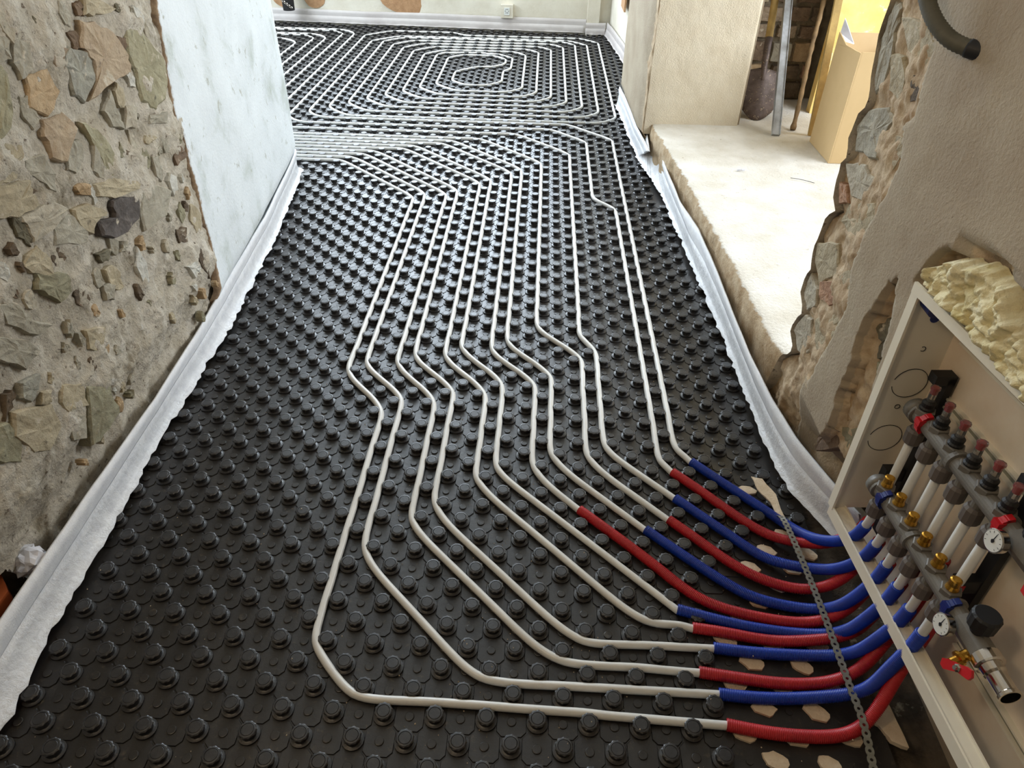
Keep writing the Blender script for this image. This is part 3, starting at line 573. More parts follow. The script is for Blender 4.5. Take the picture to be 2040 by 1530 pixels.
# ================================================================== PIPES
U = Vector((0.055, -1, 0.035)).normalized()
redp = [Vector((1.25, 0.412, 0.47)) + U*0.0512*k for k in range(6)]
bluep = [Vector((1.222, 0.378, 0.305)) + U*0.0495*k for k in range(6)]
PZ = 0.0122
c_ = 2.6
ROUTES = {   # in stud pitches; first point joins the sleeve
 3: ([(14.5, 16.5), (14.5, 26.5), (13.5, 27.5), (13.5, 63.5), (7.5, 69.5), (-22.5, 69.5), (-22.5, 122.5), (-57, 122.5), (-57, 73.5), (-26.5, 73.5), (-26.5, 118.5), (-53, 118.5), (-53, 77.5), (-30.5, 77.5), (-30.5, 114.5), (-49, 114.5)], 4.2),
 4: ([(13.5, 15.5), (13.5, 25.5), (10.5, 28.5), (10.5, 60.5), (3.5, 67.5), (-24.5, 67.5), (-24.5, 121.5), (-55, 121.5), (-55, 75.5), (-28.5, 75.5), (-28.5, 117.5), (-51, 117.5), (-51, 79.5), (-32.5, 79.5), (-32.5, 111.5), (-47, 111.5)], 4.2),
 5: ([(11.5, 15.5), (11.5, 23.5), (8.5, 26.5), (8.5, 58.5), (0.5, 66.5), (-57, 66.5)], 4.2),
 6: ([(10.5, 14.5), (10.5, 22.5), (7.5, 25.5), (7.5, 57.5), (-0.5, 65.5), (-57, 65.5)], 4.2),
 7: ([(8.5, 14.5), (8.5, 22.5), (5.5, 25.5), (5.5, 55.5), (-3.5, 64.5), (-57, 64.5)], 4.2),
 8: ([(14.9, 6.1), (7.5, 13.5), (7.5, 21.5), (4.5, 24.5), (4.5, 54.5), (-4.5, 63.5), (-57, 63.5)], 4.2),
 9: ([(12.5, 4.5), (5.5, 11.5), (5.5, 21.5), (2.5, 24.5), (2.5, 52.5), (-7.5, 62.5), (-57, 62.5)], 4.2),
 10: ([(11.5, 3.5), (4.5, 10.5), (4.5, 20.5), (1.5, 23.5), (1.5, 51.5), (-8.5, 61.5), (-57, 61.5)], 4.2),
 11: ([(8.5, 2.5), (2.5, 8.5), (2.5, 20.5), (-0.5, 23.5), (-0.5, 51.5), (-9.5, 60.5), (-57, 60.5)], 4.2),
 12: ([(9.0, 1.5), (5.4, 1.55), (3.8, 1.9), (2.5, 2.76), (1.75, 3.7), (1.42, 4.9), (1.36, 6.5), (1.42, 9.2), (1.5, 12), (1.5, 19.5), (-1.5, 22.5), (-1.5, 50.5), (-10.5, 59.5), (-57, 59.5)], [2, 2, 2, 2, 2, 2, 2, 2, 2, 4.2, 4.2, 4.2, 4.2, 4.2]),
}
def ch(x, y, c, q):   # chamfered 45 degree corner, q = (sx, sy) direction of the corner
    return (x, y)
CC = 2.6
SP2 = [(17.5, 15.9), (17.5, 49.5), (15.5, 51.5), (15.5, 67.5), (11.5, 71.5)]
SP2 += [(-18.0, 71.5), (-20.5, 74.0), (-20.5, 119.0), (-17.0, 122.5), (-6.2, 122.5), (-4.2, 120.5), (15.5, 120.5), (19.5, 116.5), (19.5, 77.0), (17.0, 74.5), (-14.0, 74.5), (-16.5, 77.0), (-16.5, 114.5), (-13.5, 117.5), (12.5, 117.5), (15.5, 114.5), (15.5, 81.0), (13.0, 78.5), (-10.0, 78.5), (-12.5, 81.0), (-12.5, 110.5), (-9.5, 113.5), (9.0, 113.5), (11.5, 111.0), (11.5, 85.0), (9.0, 82.5), (-6.0, 82.5), (-8.5, 85.0), (-8.5, 107.0), (-6.0, 109.5), (5.0, 109.5), (7.5, 107.0), (7.5, 89.0), (5.0, 86.5), (-2.0, 86.5), (-4.5, 89.0), (-4.5, 104.0), (-2.0, 106.5), (2.0, 106.5), (4.5, 104.3), (4.5, 102.2), (2.0, 100.0), (-0.3, 99.5), (-2.5, 97.3), (-2.5, 91.5), (-0.3, 89.3), (2.6, 89.3), (4.5, 91.3), (4.5, 97.5), (5.5, 99.5), (5.5, 105.0), (3.0, 108.0), (-4.2, 108.0), (-6.5, 105.5), (-6.5, 87.0), (-4.0, 84.5), (7.0, 84.5), (9.5, 87.0), (9.5, 109.0), (7.0, 111.5), (-7.5, 111.5), (-10.5, 108.5), (-10.5, 83.0), (-8.0, 80.5), (11.0, 80.5), (13.5, 83.0), (13.5, 112.5), (10.5, 115.5), (-11.5, 115.5), (-14.5, 112.5), (-14.5, 79.0), (-12.0, 76.5), (15.0, 76.5), (17.5, 79.0), (17.5, 115.5), (14.5, 118.5), (-15.0, 118.5), (-18.5, 115.0), (-18.5, 76.0), (-16.0, 73.5), (13.8, 73.5), (18.5, 69.0), (18.5, 17.1)]
def relax(pts, inner=0.462, it=70):
    # pts in stud pitches; the pipe bends like a spring between the stud necks, as it lies in reality
    L_ = [0]
    for a, b in zip(pts, pts[1:]): L_.append(L_[-1]+(b-a).length)
    n = max(6, int(L_[-1]/0.5)); out = []; i = 0
    for k in range(n+1):
        s_ = L_[-1]*k/n
        while i < len(pts)-2 and L_[i+1] < s_: i += 1
        q = pts[i].lerp(pts[i+1], min(1, (s_-L_[i])/max(1e-9, L_[i+1]-L_[i]))); out.append((q.x, q.y))
    ref = list(out); S_ = {}
    for k, (x, y) in enumerate(ref):
        S_[k] = [(a, b) for a in range(round(x)-1, round(x)+2) for b in range(round(y)-1, round(y)+2) if (a+b) % 2 == 0 and not cut(a, b)]
    act = [k for k in range(2, n-1) if abs((ref[k-1][0]-2*ref[k][0]+ref[k+1][0]))+abs((ref[k-1][1]-2*ref[k][1]+ref[k+1][1])) > 1e-3]
    near = set()
    for k in act: near.update(range(max(2, k-8), min(n-1, k+9)))
    near = sorted(near)
    for t in range(it):
        new = list(out)
        for k in near:
            a, b, c, d, e = out[k-2], out[k-1], out[k], out[k+1], out[k+2]
            x = c[0]-(a[0]-4*b[0]+6*c[0]-4*d[0]+e[0])/16.0; y = c[1]-(a[1]-4*b[1]+6*c[1]-4*d[1]+e[1])/16.0
            x += 0.01*(ref[k][0]-x); y += 0.01*(ref[k][1]-y)
            for (u, v) in S_[k]:
                dx, dy = x-u, y-v; l = dx*dx+dy*dy
                if 1e-9 < l < inner*inner:
                    l = math.sqrt(l); x += dx/l*(inner-l)*0.6; y += dy/l*(inner-l)*0.6
            new[k] = (x, y)
        out = new
    out = [Vector(q) for q in out]; fin = []
    for k in range(n):
        p0, p1, p2, p3 = out[max(k-1, 0)], out[k], out[k+1], out[min(k+2, n)]
        for t in (0.0, 0.5):
            fin.append(0.5*((2*p1)+(p2-p0)*t+(2*p0-5*p1+4*p2-p3)*t*t+(3*p1-p0-3*p2+p3)*t**3))
    return fin+[out[-1]]
def fixdiag(q):     # put every 45 degree run midway between the diagonal rows of studs
    q = [list(p) for p in q]
    for k in range(1, len(q)-2):
        (x0, y0), (x1, y1) = q[k], q[k+1]; dx, dy = x1-x0, y1-y0
        if abs(abs(dx)-abs(dy)) > 0.3 or abs(dx) < 1.2: continue
        c = 0.5*(x0+y0+x1+y1) if dx*dy < 0 else 0.5*(y0-x0+y1-x1)
        t = 2*math.floor(c/2)+1
        for m_, n_ in ((k, k-1), (k+1, k+2)):
            vert_ = abs(q[m_][0]-q[n_][0]) < abs(q[m_][1]-q[n_][1])
            if dx*dy < 0:
                if vert_: q[m_][1] = t-q[m_][0]
                else: q[m_][0] = t-q[m_][1]
            else:
                if vert_: q[m_][1] = t+q[m_][0]
                else: q[m_][0] = q[m_][1]-t
    return [tuple(p) for p in q]
def rise(n):
    col, fl = SLEEVES[n-1]; k = (n-1)//2
    port = bluep[k] if col == 'blue' else redp[k]
    fp = [(x, y, 0.0155) for x, y in fl if x < 1.165]
    lx, ly = fp[-1][0], fp[-1][1]
    dx = 0.0 if col == 'blue' else 0.02
    pts = fp + [(max(lx+0.02, 1.192+dx*0.6), lerp(ly, port.y, 0.33), 0.045), (1.211+dx, lerp(ly, port.y, 0.68), 0.115), (port.x-0.003, lerp(ly, port.y, 0.95), 0.20), (port.x, port.y, 0.27)]
    return pts, port, col
order = ['the one farthest from the viewer', 'second of the fan from the far end', 'third of the fan from the far end', 'fourth of the fan from the far end', 'fifth of the fan from the far end', 'sixth of the fan, with the longest run', 'seventh of the fan from the far end', 'eighth of the fan from the far end', 'ninth of the fan from the far end', 'tenth, third from the viewer', 'eleventh, second from the viewer', 'the one nearest the viewer']
def smooth3(q, it=12):
    for _ in range(it):
        q = [q[0], q[1]]+[q[k]*0.5+(q[k-1]+q[k+1])*0.25 for k in range(2, len(q)-2)]+[q[-2], q[-1]]
    return q
rises = {n: rise(n) for n in range(1, 13)}
for n in range(1, 13):
    pts, port, col = rises[n]; path = crom(smooth3(crom(pts, 0.012)), 0.0011)
    if col == 'red': zend = 0.36 if n >= 10 else 0.22
    else: zend = 0.245
    if zend > 0.27:
        path += [Vector((port.x, port.y, 0.27+0.0011*k)) for k in range(1, int((zend-0.27)/0.0011))]
    else: path = [p for p in path if p.z < zend]
    mb = MB(); mb.tube(path, 0.0125, 12, rf=lambda i: (0.0129, 0.0121, 0.0105)[i % 3])
    o = mb.build('corrugated_sleeve', M[col], None, smooth=True)
    tag(o, '%s corrugated sleeve, %s, running into the cabinet' % (col, order[n-1]), 'conduit', 'corrugated sleeves into the manifold cabinet')
def pipe_obj(path, label):
    mb = MB(); mb.tube(path, 0.0088, 10); o = mb.build('heating_pipe', M['pipe'], None, smooth=True)
    return tag(o, label, 'pipe', 'white floor heating pipes')
def tail(n):
    pts, port, col = rises[n]
    full = smooth3(crom(pts, 0.012)) + [Vector((port.x, port.y, port.z+0.01))]
    return [Vector((p.x, p.y, max(p.z-0.001, PZ) if i > 6 else lerp(PZ, max(p.z-0.001, PZ), i/6))) for i, p in enumerate(full)]
plab = {3: 'third from the right wall, small jog midway up the corridor', 4: 'fourth from the right wall, larger jog midway up the corridor', 5: 'fifth from the right wall', 6: 'sixth from the right wall', 7: 'seventh from the right wall', 8: 'eighth from the right wall', 9: 'ninth from the right wall', 10: 'tenth from the right wall', 11: 'second from the left', 12: 'leftmost, sweeping round the foreground bend'}
for n, (rt, rad) in ROUTES.items():
    tl = tail(n)
    start = tl[0]; s2 = Vector((start.x/P, start.y/P)); 
    d = Vector((tl[1].x-tl[0].x, tl[1].y-tl[0].y)).normalized()
    pre = s2 - d*1.0
    pts = [s2] + [Vector(p) for p in rt]
    rr = [0] + (rad if isinstance(rad, list) else [rad]*len(rt))
    flat = relax(fillet(pts, rr))
    path3 = [Vector((p.x*P, p.y*P, PZ)) for p in flat]
    # smooth step onto the sleeve direction
    path = list(reversed(tl)) + path3[1:]
    pipe_obj(path, 'milky white heating pipe, ' + plab[n])
t2 = tail(2); t1 = tail(1)
flat = fillet([Vector((t2[0].x/P, t2[0].y/P))] + [Vector(p) for p in fixdiag(SP2)] + [Vector((t1[0].x/P, t1[0].y/P))], 2.6); flat = relax(flat, it=30)
path = list(reversed(t2)) + [Vector((p.x*P, p.y*P, PZ)) for p in flat[1:-1]] + t1
pipe_obj(path, 'milky white pipe loop spiralling in the back room and returning along the right wall')

# ================================================================== EDGE INSULATION STRIPS
M['foam_far'] = mat('greyish_edge_foam', (196, 190, 186), (180, 172, 168), rough=0.6, scale=4, bump=0.001, bscale=200)
def strip(name, foot, top, label, ztop=0.135, bulge=0.02, side=1, zt=None, jag=0.006, n=140, film_mat='film'):
    # foot/top: lists of (x, y) along the wall
    def res(pts, m):
        pts = [Vector(p) for p in pts]; L = [0]
        for a, b in zip(pts, pts[1:]): L.append(L[-1]+(b-a).length)
        out = []
        for k in range(m+1):
            s_ = L[-1]*k/m
            for i in range(len(pts)-1):
                if s_ <= L[i+1]+1e-9: out.append(pts[i].lerp(pts[i+1], (s_-L[i])/max(1e-9, L[i+1]-L[i]))); break
        return out, L[-1]
    f, Lf = res(foot, n); t, _ = res(top, n)
    mb = MB(); fm = MB(); prof = [(0.0, 1.0), (0.004, 0.82), (0.0, 0.6), (0.0, 0.36)]
    root = empty(name, (foot[0][0], foot[0][1], 0), label, 'edge strip', 'edge insulation strips')
    for k in range(n+1):
        tg = (f[min(k+1, n)]-f[max(k-1, 0)]).normalized(); nrm = Vector((tg.y, -tg.x))*side
        s_ = k/n*Lf
        w1 = 0.004*fbm(s_*3, 1.7)
        zt_ = ztop + 0.006*fbm(s_*1.5, 4.4)
        for d, h in prof:
            p = f[k].lerp(t[k], h); mb.v.append((p.x+nrm.x*(d+w1), p.y+nrm.y*(d+w1), zt_*h))
        for d, h in prof:
            p = f[k].lerp(t[k], h); mb.v.append((p.x+nrm.x*(d+w1-0.006), p.y+nrm.y*(d+w1-0.006), zt_*h))
        # the clear film skirt lying over the panel edge
        pp = f[k].lerp(t[k], 0.50)
        for q, (d, z) in enumerate(((0.0005, zt_*0.62), (0.004, zt_*0.42), (0.4*bulge+0.004, zt_*0.25), (bulge, 0.024), (bulge+0.012, 0.0235))):
            ww = w1 + (0.006*fbm(s_*14, q*0.7, 2) + 0.004*fbm(s_*40, q*0.5, 5))*(q/4 if q < 4 else 1.6) + (jag*noise.noise(Vector((s_*55, 0, 3))) if q == 4 else 0)
            pb = f[k].lerp(t[k], z/zt_); fm.v.append((pb.x+nrm.x*(d+ww+0.001), pb.y+nrm.y*(d+ww+0.001), z+0.003*fbm(s_*30, q, 8)*(q > 1)))
    for k in range(n):
        a, b = k*8, (k+1)*8
        for q in range(3):
            mb.f.append((a+q, b+q, b+q+1, a+q+1)); mb.f.append((a+4+q+1, b+4+q+1, b+4+q, a+4+q))
        mb.f.append((a, a+4, b+4, b)); mb.f.append((a+3, b+3, b+7, a+7))
        a, b = k*5, (k+1)*5
        for q in range(4): fm.f.append((a+q, b+q, b+q+1, a+q+1))
    mb.build('foam_band', M['foam_far' if 'back wall' in label or 'far right' in label else 'foam'], root, smooth=True)
    fo = fm.build('film_skirt', M[film_mat], root, smooth=True)
    md = fo.modifiers.new('s', 'SOLIDIFY'); md.thickness = 0.0008
    return root
lf = [(pl(LEFT, y), y) for y in (-0.9, -0.3, 0, 0.18, 0.437, 0.838, 1.361, 2.05, 2.70)]
lf = [(x-0.012, y) for x, y in lf] + [(-0.715, 2.80), (-0.80, 2.815), (-1.05, 2.83)]
lt = [(-0.500, -0.9), (-0.503, -0.3), (-0.505, 0.0), (-0.508, 0.2), (-0.512, 0.43), (-0.512, 0.82), (-0.545, 1.36), (-0.590, 2.0), (-0.672, 2.68), (-0.69, 2.78), (-0.80, 2.795), (-1.05, 2.81)]
strip('edge_insulation_strip', lf, lt, 'white foam strip with glossy film along the foot of the left wall', 0.135, 0.022, 1, n=220)
rf_ = [(1.330, 0.535)] + [(x+(0.006 if y < 2.8 else -0.004), y) for y, x in RIGHT]
rt_ = [(1.285, 0.50), (1.247, 0.60), (1.205, 0.755), (1.180, 0.93), (1.165, 1.14), (1.163, 1.65), (1.155, 2.0), (1.120, 2.27), (1.100, 3.6), (1.058, 2.88), (1.030, 3.27), (1.012, 3.9), (1.004, 4.06)]
strip('edge_insulation_strip', rf_[::-1], rt_[::-1], 'white foam strip waving along the niche step at the right', 0.145, 0.012, 1, n=200)
strip('edge_insulation_strip', [(x, pl(BACK, x)) for x in frange(-3.15, 0.88, 12)], [(x, pl(BACK, x)+0.012) for x in frange(-3.15, 0.88, 12)], 'white foam strip along the foot of the back wall', 0.125, 0.004, 1, n=120, film_mat='foam_far')
strip('edge_insulation_strip', [(1.055, 6.19), (1.15, 5.06), (1.185, 4.12)], [(1.065, 6.19), (1.165, 5.06), (1.19, 4.12)], 'white foam strip at the foot of the far right wall', 0.12, 0.004, 1, n=60, film_mat='foam_far')
strip('edge_insulation_strip', [(0.875, 6.17), (1.05, 6.17)], [(0.877, 6.18), (1.05, 6.18)], 'short white foam strip round the pilaster in the far right corner', 0.115, 0.003, 1, n=20, film_mat='foam_far')

# ================================================================== MANIFOLD CABINET
O = Vector((1.2, 0.485, 0.186)); Zc = Vector((0.0, 0.035, 1)).normalized(); W = Vector((-1, -0.055, 0)).normalized()
def T(a, b, c): return tuple(O+U*a+Zc*b+W*c)
cab = empty('manifold_cabinet', tuple(O), 'white sheet metal manifold cabinet open in the right wall', 'cabinet', None)
mb = MB(); mb.box(0, 0.82, -0.15, 0.55, -0.102, -0.10, T); mb.build('back_panel', M['cabinet_in'], cab)
mb = MB(); mb.box(-0.001, 0.002, 0.0, 0.55, -0.10, 0, T); mb.box(-0.012, 0.010, 0.0, 0.555, -0.001, 0.004, T); mb.build('side_panel', M['cabinet'], cab)
mb = MB(); mb.box(0.80, 0.803, 0.0, 0.55, -0.10, 0, T); mb.box(0.79, 0.815, 0.0, 0.555, -0.001, 0.004, T); mb.build('side_panel', M['cabinet'], cab)
mb = MB(); mb.box(0, 0.82, 0.548, 0.551, -0.10, 0, T); mb.box(-0.012, 0.815, 0.540, 0.560, -0.001, 0.005, T); mb.build('top_panel', M['cabinet'], cab)
mb = MB(); mb.box(-0.004, 0.815, -0.004, 0.000, -0.030, 0.003, T); mb.box(-0.004, 0.815, 0.0, 0.007, -0.001, 0.003, T); mb.box(-0.004, 0.815, 0.0, 0.005, -0.031, -0.028, T); mb.box(-0.004, 0.815, -0.022, -0.004, 0.0, 0.003, T)
mb.build('bottom_rail', M['cabinet'], cab)
for b0 in (0.335, 0.0):
    mb = MB(); mb.box(0.05 if b0 else 0.35, 0.8, b0, b0+0.004, -0.10, -0.090, T); mb.box(0.05 if b0 else 0.35, 0.8, b0+0.018, b0+0.022, -0.10, -0.090, T); mb.build('mounting_rail', M['cabinet'], cab)
    mb = MB(); mb.box(0.05 if b0 else 0.35, 0.8, b0+0.004, b0+0.018, -0.10, -0.098, T); mb.build('rail_slot', M['rail_grey'], cab)
mb = MB(); mb.box(0.03, 0.8, 0.455, 0.460, -0.10, -0.094, T); mb.box(0.03, 0.8, 0.470, 0.474, -0.10, -0.094, T); mb.build('stiffening_rib', M['cabinet'], cab)
def ring_on_side(cb, cc, r, gap, name):     # knock-out outline pressed into the left side panel
    mb = MB(); n = 48
    pts = [Vector(T(0.0026, cb+r*math.sin(a), cc+r*math.cos(a))) for a in [gap+ (2*PI-2*gap)*k/n for k in range(n+1)]]
    mb.tube(pts, 0.0007, 5); mb.build(name, M['dark_hole'], cab)
ring_on_side(0.345, -0.055, 0.034, 0.25, 'knock_out'); ring_on_side(0.205, -0.052, 0.034, 0.25, 'knock_out')
ring_on_side(0.287, -0.050, 0.005, 0.1, 'fixing_hole'); ring_on_side(0.425, -0.052, 0.005, 0.9, 'fixing_hole')
mb = MB(); mb.lathe([(0.009, 0), (0.009, 0.0012)], 20, axisM(T(0.002, 0.492, -0.050), U)); mb.build('cable_hole', M['bluep'], cab)

# two manifold bars
def manifold(name, port, n, zbar, col, label, blue):
    P0 = Vector((port[0].x, port[0].y, zbar)); root = empty(name, tuple(P0), label, 'manifold')
    def A(t, dz=0, dx=0): return P0+U*t+Zc*dz+W*dx
    R = 0.0165
    mb = MB(); mb.lathe([(R, -0.012), (R, 0.30)], 20, axisM(A(0), U))
    for t in (-0.014, 0.118, 0.122, 0.268): mb.lathe([(R+0.001, 0), (R+0.005, 0.001), (R+0.005, 0.006), (R+0.001, 0.007)], 20, axisM(A(t), U))
    mb.build('bar', M['grey'], root, smooth=False)
    mb = MB(); mb.lathe([(0.0215, -0.030), (0.0215, -0.012)], 20, axisM(A(-0.002), U)); mb.lathe([(0.001, -0.042), (0.010, -0.040), (0.017, -0.035), (0.0205, -0.028)], 20, axisM(A(-0.002), U)); mb.build('end_cap', M['grey'], root, smooth=True)
    for k in range(6):
        t = k*0.0512 if not blue else k*0.0495
        mb = MB(); mb.lathe([(0.010, -0.045), (0.010, -0.012)], 14, axisM(A(t), Zc)); mb.build('outlet', M['grey'], root)
        mb = MB(); mb.lathe([(0.0150, -0.060), (0.0172, -0.057), (0.0172, -0.032), (0.0135, -0.026)], 24, axisM(A(t), Zc), wob=lambda q, r: 1.0 if q % 2 else 0.965); mb.build('compression_nut', M['nut'], root)
        mb = MB(); mb.lathe([(0.0185, 0.010), (0.0185, 0.0195), (0.0165, 0.0205)], 6, axisM(A(t), Zc)); mb.build('hex_seat', M['grey'], root)
        if not blue:
            fmr = MB(); fmr.lathe([(0.0125, 0.019), (0.0135, 0.024), (0.0110, 0.027), (0.0120, 0.036), (0.0085, 0.040)], 16, axisM(A(t), Zc)); fm_o = fmr.build('flow_meter', M['blackp'], root)
            q = MB(); q.lathe([(0.0072, 0.039), (0.0068, 0.064), (0.0090, 0.066), (0.0090, 0.071), (0.0075, 0.0715)], 8, axisM(A(t), Zc)); gl = q.build('sight_glass', M['clear'], fm_o); gl.matrix_parent_inverse.identity(); gl.data.transform(Matrix.Translation(Vector(fm_o.parent.location))); gl.data.transform(Matrix.Translation(-Vector(fm_o.parent.location)))
            for vtx in gl.data.vertices: vtx.co -= Vector(root.location)
            q = MB(); q.lathe([(0.0060, 0.056), (0.0060, 0.070)], 10, axisM(A(t), Zc)); rd = q.build('red_scale_ring', M['redp'], fm_o)
            for vtx in rd.data.vertices: vtx.co -= Vector(root.location)
        else:
            q = MB(); q.lathe([(0.0105, 0.019), (0.0115, 0.022), (0.0105, 0.026), (0.0095, 0.030), (0.0095, 0.042), (0.0070, 0.0435)], 18, axisM(A(t), Zc)); q.build('brass_cap', M['brass'], root)
    cl = M['bluep'] if blue else M['redp']
    for t in (0.022, 0.275):     # coloured clips
        mb = MB()
        for a0 in frange(-1.9, 0.4, 6)[:-1]:
            mb.box(-0.006, 0.006, -0.0055, 0.0055, R, R+0.006, lambda x, y, z, a0=a0: tuple(A(t+x) + (Zc*math.cos(a0-0.3) + W*-math.sin(a0-0.3))*z + (Zc*math.sin(a0-0.3)+W*math.cos(a0-0.3))*y*1.1))
        mb.box(-0.008, 0.008, 0.012, 0.024, 0.002, 0.014, lambda x, y, z: tuple(A(t+x)+W*y+Zc*z)); mb.build('coloured_clip', cl, root)
    # gauge, end block, hand wheel
    tb = 0.325
    mb = MB(); mb.lathe([(0.021, -0.028), (0.021, 0.035), (0.0185, 0.037)], 8, axisM(A(tb), U)); mb.build('end_block', M['grey'], root)
    gd = (W + Zc*0.15 + U*0.05).normalized(); gp = A(tb-0.020)+W*0.022
    mb = MB(); mb.lathe([(0.006, -0.02), (0.006, 0.006), (0.0185, 0.008), (0.0195, 0.020), (0.0178, 0.0205)], 28, axisM(gp, gd)); g = mb.build('thermometer', M['chrome'], root)
    mb = MB(); mb.lathe([(0.0172, 0.0206), (0.0172, 0.0212)], 28, axisM(gp, gd)); d = mb.build('dial_face', M['dial'], g)
    nd = MB(); Mx = axisM(gp, gd); nd.add([Mx @ Vector(p) for p in ((-.0012, -.004, .0218), (.0012, -.004, .0218), (.0006, .013, .0218), (-.0006, .013, .0218))], [(0, 1, 2, 3)])
    nd.lathe([(0.003, 0.0212), (0.003, 0.0222)], 10, Mx)
    for a in frange(-2.2, 2.2, 8): nd.add([Mx @ Vector((r*math.sin(a+e), r*math.cos(a+e), .0216)) for r, e in ((.0125, -.035), (.0155, -.03), (.0155, .03), (.0125, .035))], [(0, 1, 2, 3)])
    nd_o = nd.build('needle_and_ticks', M['blackp'], g)
    for o in (d, nd_o):
        for vtx in o.data.vertices: vtx.co -= Vector(root.location)
    mb = MB(); mb.lathe([(0.012, 0.018), (0.012, 0.030), (0.0215, 0.032), (0.0225, 0.056), (0.0190, 0.060)], 28, axisM(A(tb+0.004), Zc), wob=lambda q, r: 1 if q % 2 or r < .02 else 0.965); mb.build('hand_wheel', M['blackp'], root)
    return root, A
up, A1 = manifold('supply_manifold', redp, 6, 0.515, 'red', 'upper grey manifold bar with six clear flow meters in the cabinet', False)
lo, A2 = manifold('return_manifold', bluep, 6, 0.345, 'blue', 'lower grey manifold bar with six brass caps in the cabinet', True)
# lower union and open chrome end, drain tap with red handle
mb = MB(); mb.lathe([(0.021, 0.360), (0.0235, 0.362), (0.0235, 0.378), (0.020, 0.380)], 24, axisM(A2(0), U)); mb.build('union_ring', M['chrome'], lo)
mb = MB(); mb.lathe([(0.0185, 0.380), (0.0175, 0.392), (0.0155, 0.396), (0.0155, 0.425), (0.0175, 0.427), (0.0175, 0.432), (0.0145, 0.432), (0.0140, 0.40)], 24, axisM(A2(0), U), cap=False); mb.build('open_outlet', M['chrome'], lo, smooth=False)
mb = MB(); mb.lathe([(0.0140, 0.405), (0.0140, 0.406)], 24, axisM(A2(0), U)); mb.build('outlet_bore', M['dark_hole'], lo)
tp = A2(0.352)+W*0.018-Zc*0.012
mb = MB(); mb.lathe([(0.009, -0.01), (0.009, 0.010), (0.0125, 0.012), (0.0125, 0.017), (0.007, 0.019), (0.007, 0.030)], 14, axisM(tp, (W+U*0.3-Zc*0.3))); mb.build('drain_tap', M['brass'], lo)
def butterfly(name, c, ax, side, parent, mtl):
    ax = Vector(ax).normalized(); sd = Vector(side); sd = (sd-ax*sd.dot(ax)).normalized(); u2 = ax.cross(sd)
    mb = MB()
    for s in (-1, 1):
        out = [(0.0, -0.006), (0.010*s, -0.008), (0.024*s, -0.010), (0.030*s, -0.004), (0.028*s, 0.006), (0.014*s, 0.008), (0.0, 0.006)]
        if s < 0: out = out[::-1]
        N = len(out)
        V = [Vector(c)+sd*a+u2*b+ax*(h+0.004*abs(a)/0.03) for h in (0.0, 0.005) for a, b in out]
        mb.add(V, [tuple(range(N-1, -1, -1)), tuple(N+k for k in range(N))]+[(k, (k+1) % N, N+(k+1) % N, N+k) for k in range(N)])
    b = mb.build(name, mtl, parent)
    mb = MB(); mb.lathe([(0.007, 0.004), (0.007, 0.007), (0.004, 0.008), (0.004, 0.012)], 6, axisM(c, ax)); n_ = mb.build('handle_nut', M['chrome'], b)
    for vtx in n_.data.vertices: vtx.co -= Vector(parent.location)
butterfly('tap_handle', A2(0.375)+W*0.040-Zc*0.014, W+Zc*0.3, U*0.6+Zc*0.5, lo, M['redp'])
mb = MB(); mb.lathe([(0.020, 0.362), (0.020, 0.378), (0.015, 0.380), (0.017, 0.430)], 20, axisM(A1(0), U)); mb.build('ball_valve', M['chrome'], up)
butterfly('valve_handle', A1(0.405)+W*0.022, W+Zc*0.5, U*0.8+Zc*0.7, up, M['redp'])
for q, t in enumerate((0.055, 0.335)):
    mb = MB(); mb.box(t-0.012, t+0.012, -0.02 if q == 0 else 0.08, 0.40, -0.094, -0.080, T)
    mb.box(t-0.012, t+0.012, 0.385, 0.405, -0.094, -0.055, T)
    mb.box(t-0.010, t+0.010, 0.14, 0.17, -0.085, -0.040, T)
    mb.build('mounting_bracket', M['blackp'], cab)

# small blue pipe stub and the expanding foam round the cabinet's top
mb = MB(); mb.lathe([(0.019, 0.0), (0.019, 0.05), (0.016, 0.052), (0.016, 0.04)], 20, axisM((1.232, 0.475, 0.712), (-0.15, 1, 0.15))); tag(mb.build('pipe_stub', M['bluep']), 'dark blue pipe end poking out behind the cabinet top corner', 'pipe stub')
ico = bmesh.new(); bmesh.ops.create_icosphere(ico, subdivisions=3, radius=1.0); IV = [v.co.copy() for v in ico.verts]; IF = [tuple(v.index for v in f.verts) for f in ico.faces]; ico.free()
def fz(y): return (0.737+0.037*(0.485-y)+0.008, pl([(0.0, .80), (0.16, .80), (0.20, .815), (0.28, .842), (0.31, .862), (0.37, .858), (0.443, .833), (0.497, .785), (0.515, .742)], y))
mb = MB(); ny_, nz2 = 210, 46
for r_ in range(nz2+1):
    for c in range(ny_+1):
        y = 0.517-0.52*c/ny_; z0_, z1_ = fz(y); t = r_/nz2; z = lerp(z0_, z1_+0.006*fbm(y*30, 0.5), t)
        q = Vector((y*26+0.8*fbm(y*20, z*20, 1), z*30+0.8*fbm(y*20, z*20, 5), 0.3)); d1 = noise.voronoi(q)[0][0]
        q2 = Vector((y*70, z*75, 1.3)); d2 = noise.voronoi(q2)[0][0]
        e = min(1, min(t, 1-t)*7, (0.517-y)*40)
        h = e*(0.004+0.019*max(0, 1-d1*d1*1.5)+0.005*max(0, 1-d2*d2*1.6)+0.0015*fbm(y*90, z*90)) - (1-e)*0.02
        mb.v.append((1.206-h, y, z))
for r_ in range(nz2):
    for c in range(ny_): mb.f.append((r_*(ny_+1)+c, r_*(ny_+1)+c+1, (r_+1)*(ny_+1)+c+1, (r_+1)*(ny_+1)+c))
tag(mb.build('expanding_foam', M['pu'], smooth=True), 'lumpy pale yellow expanding foam filling the gap above the cabinet', 'foam')

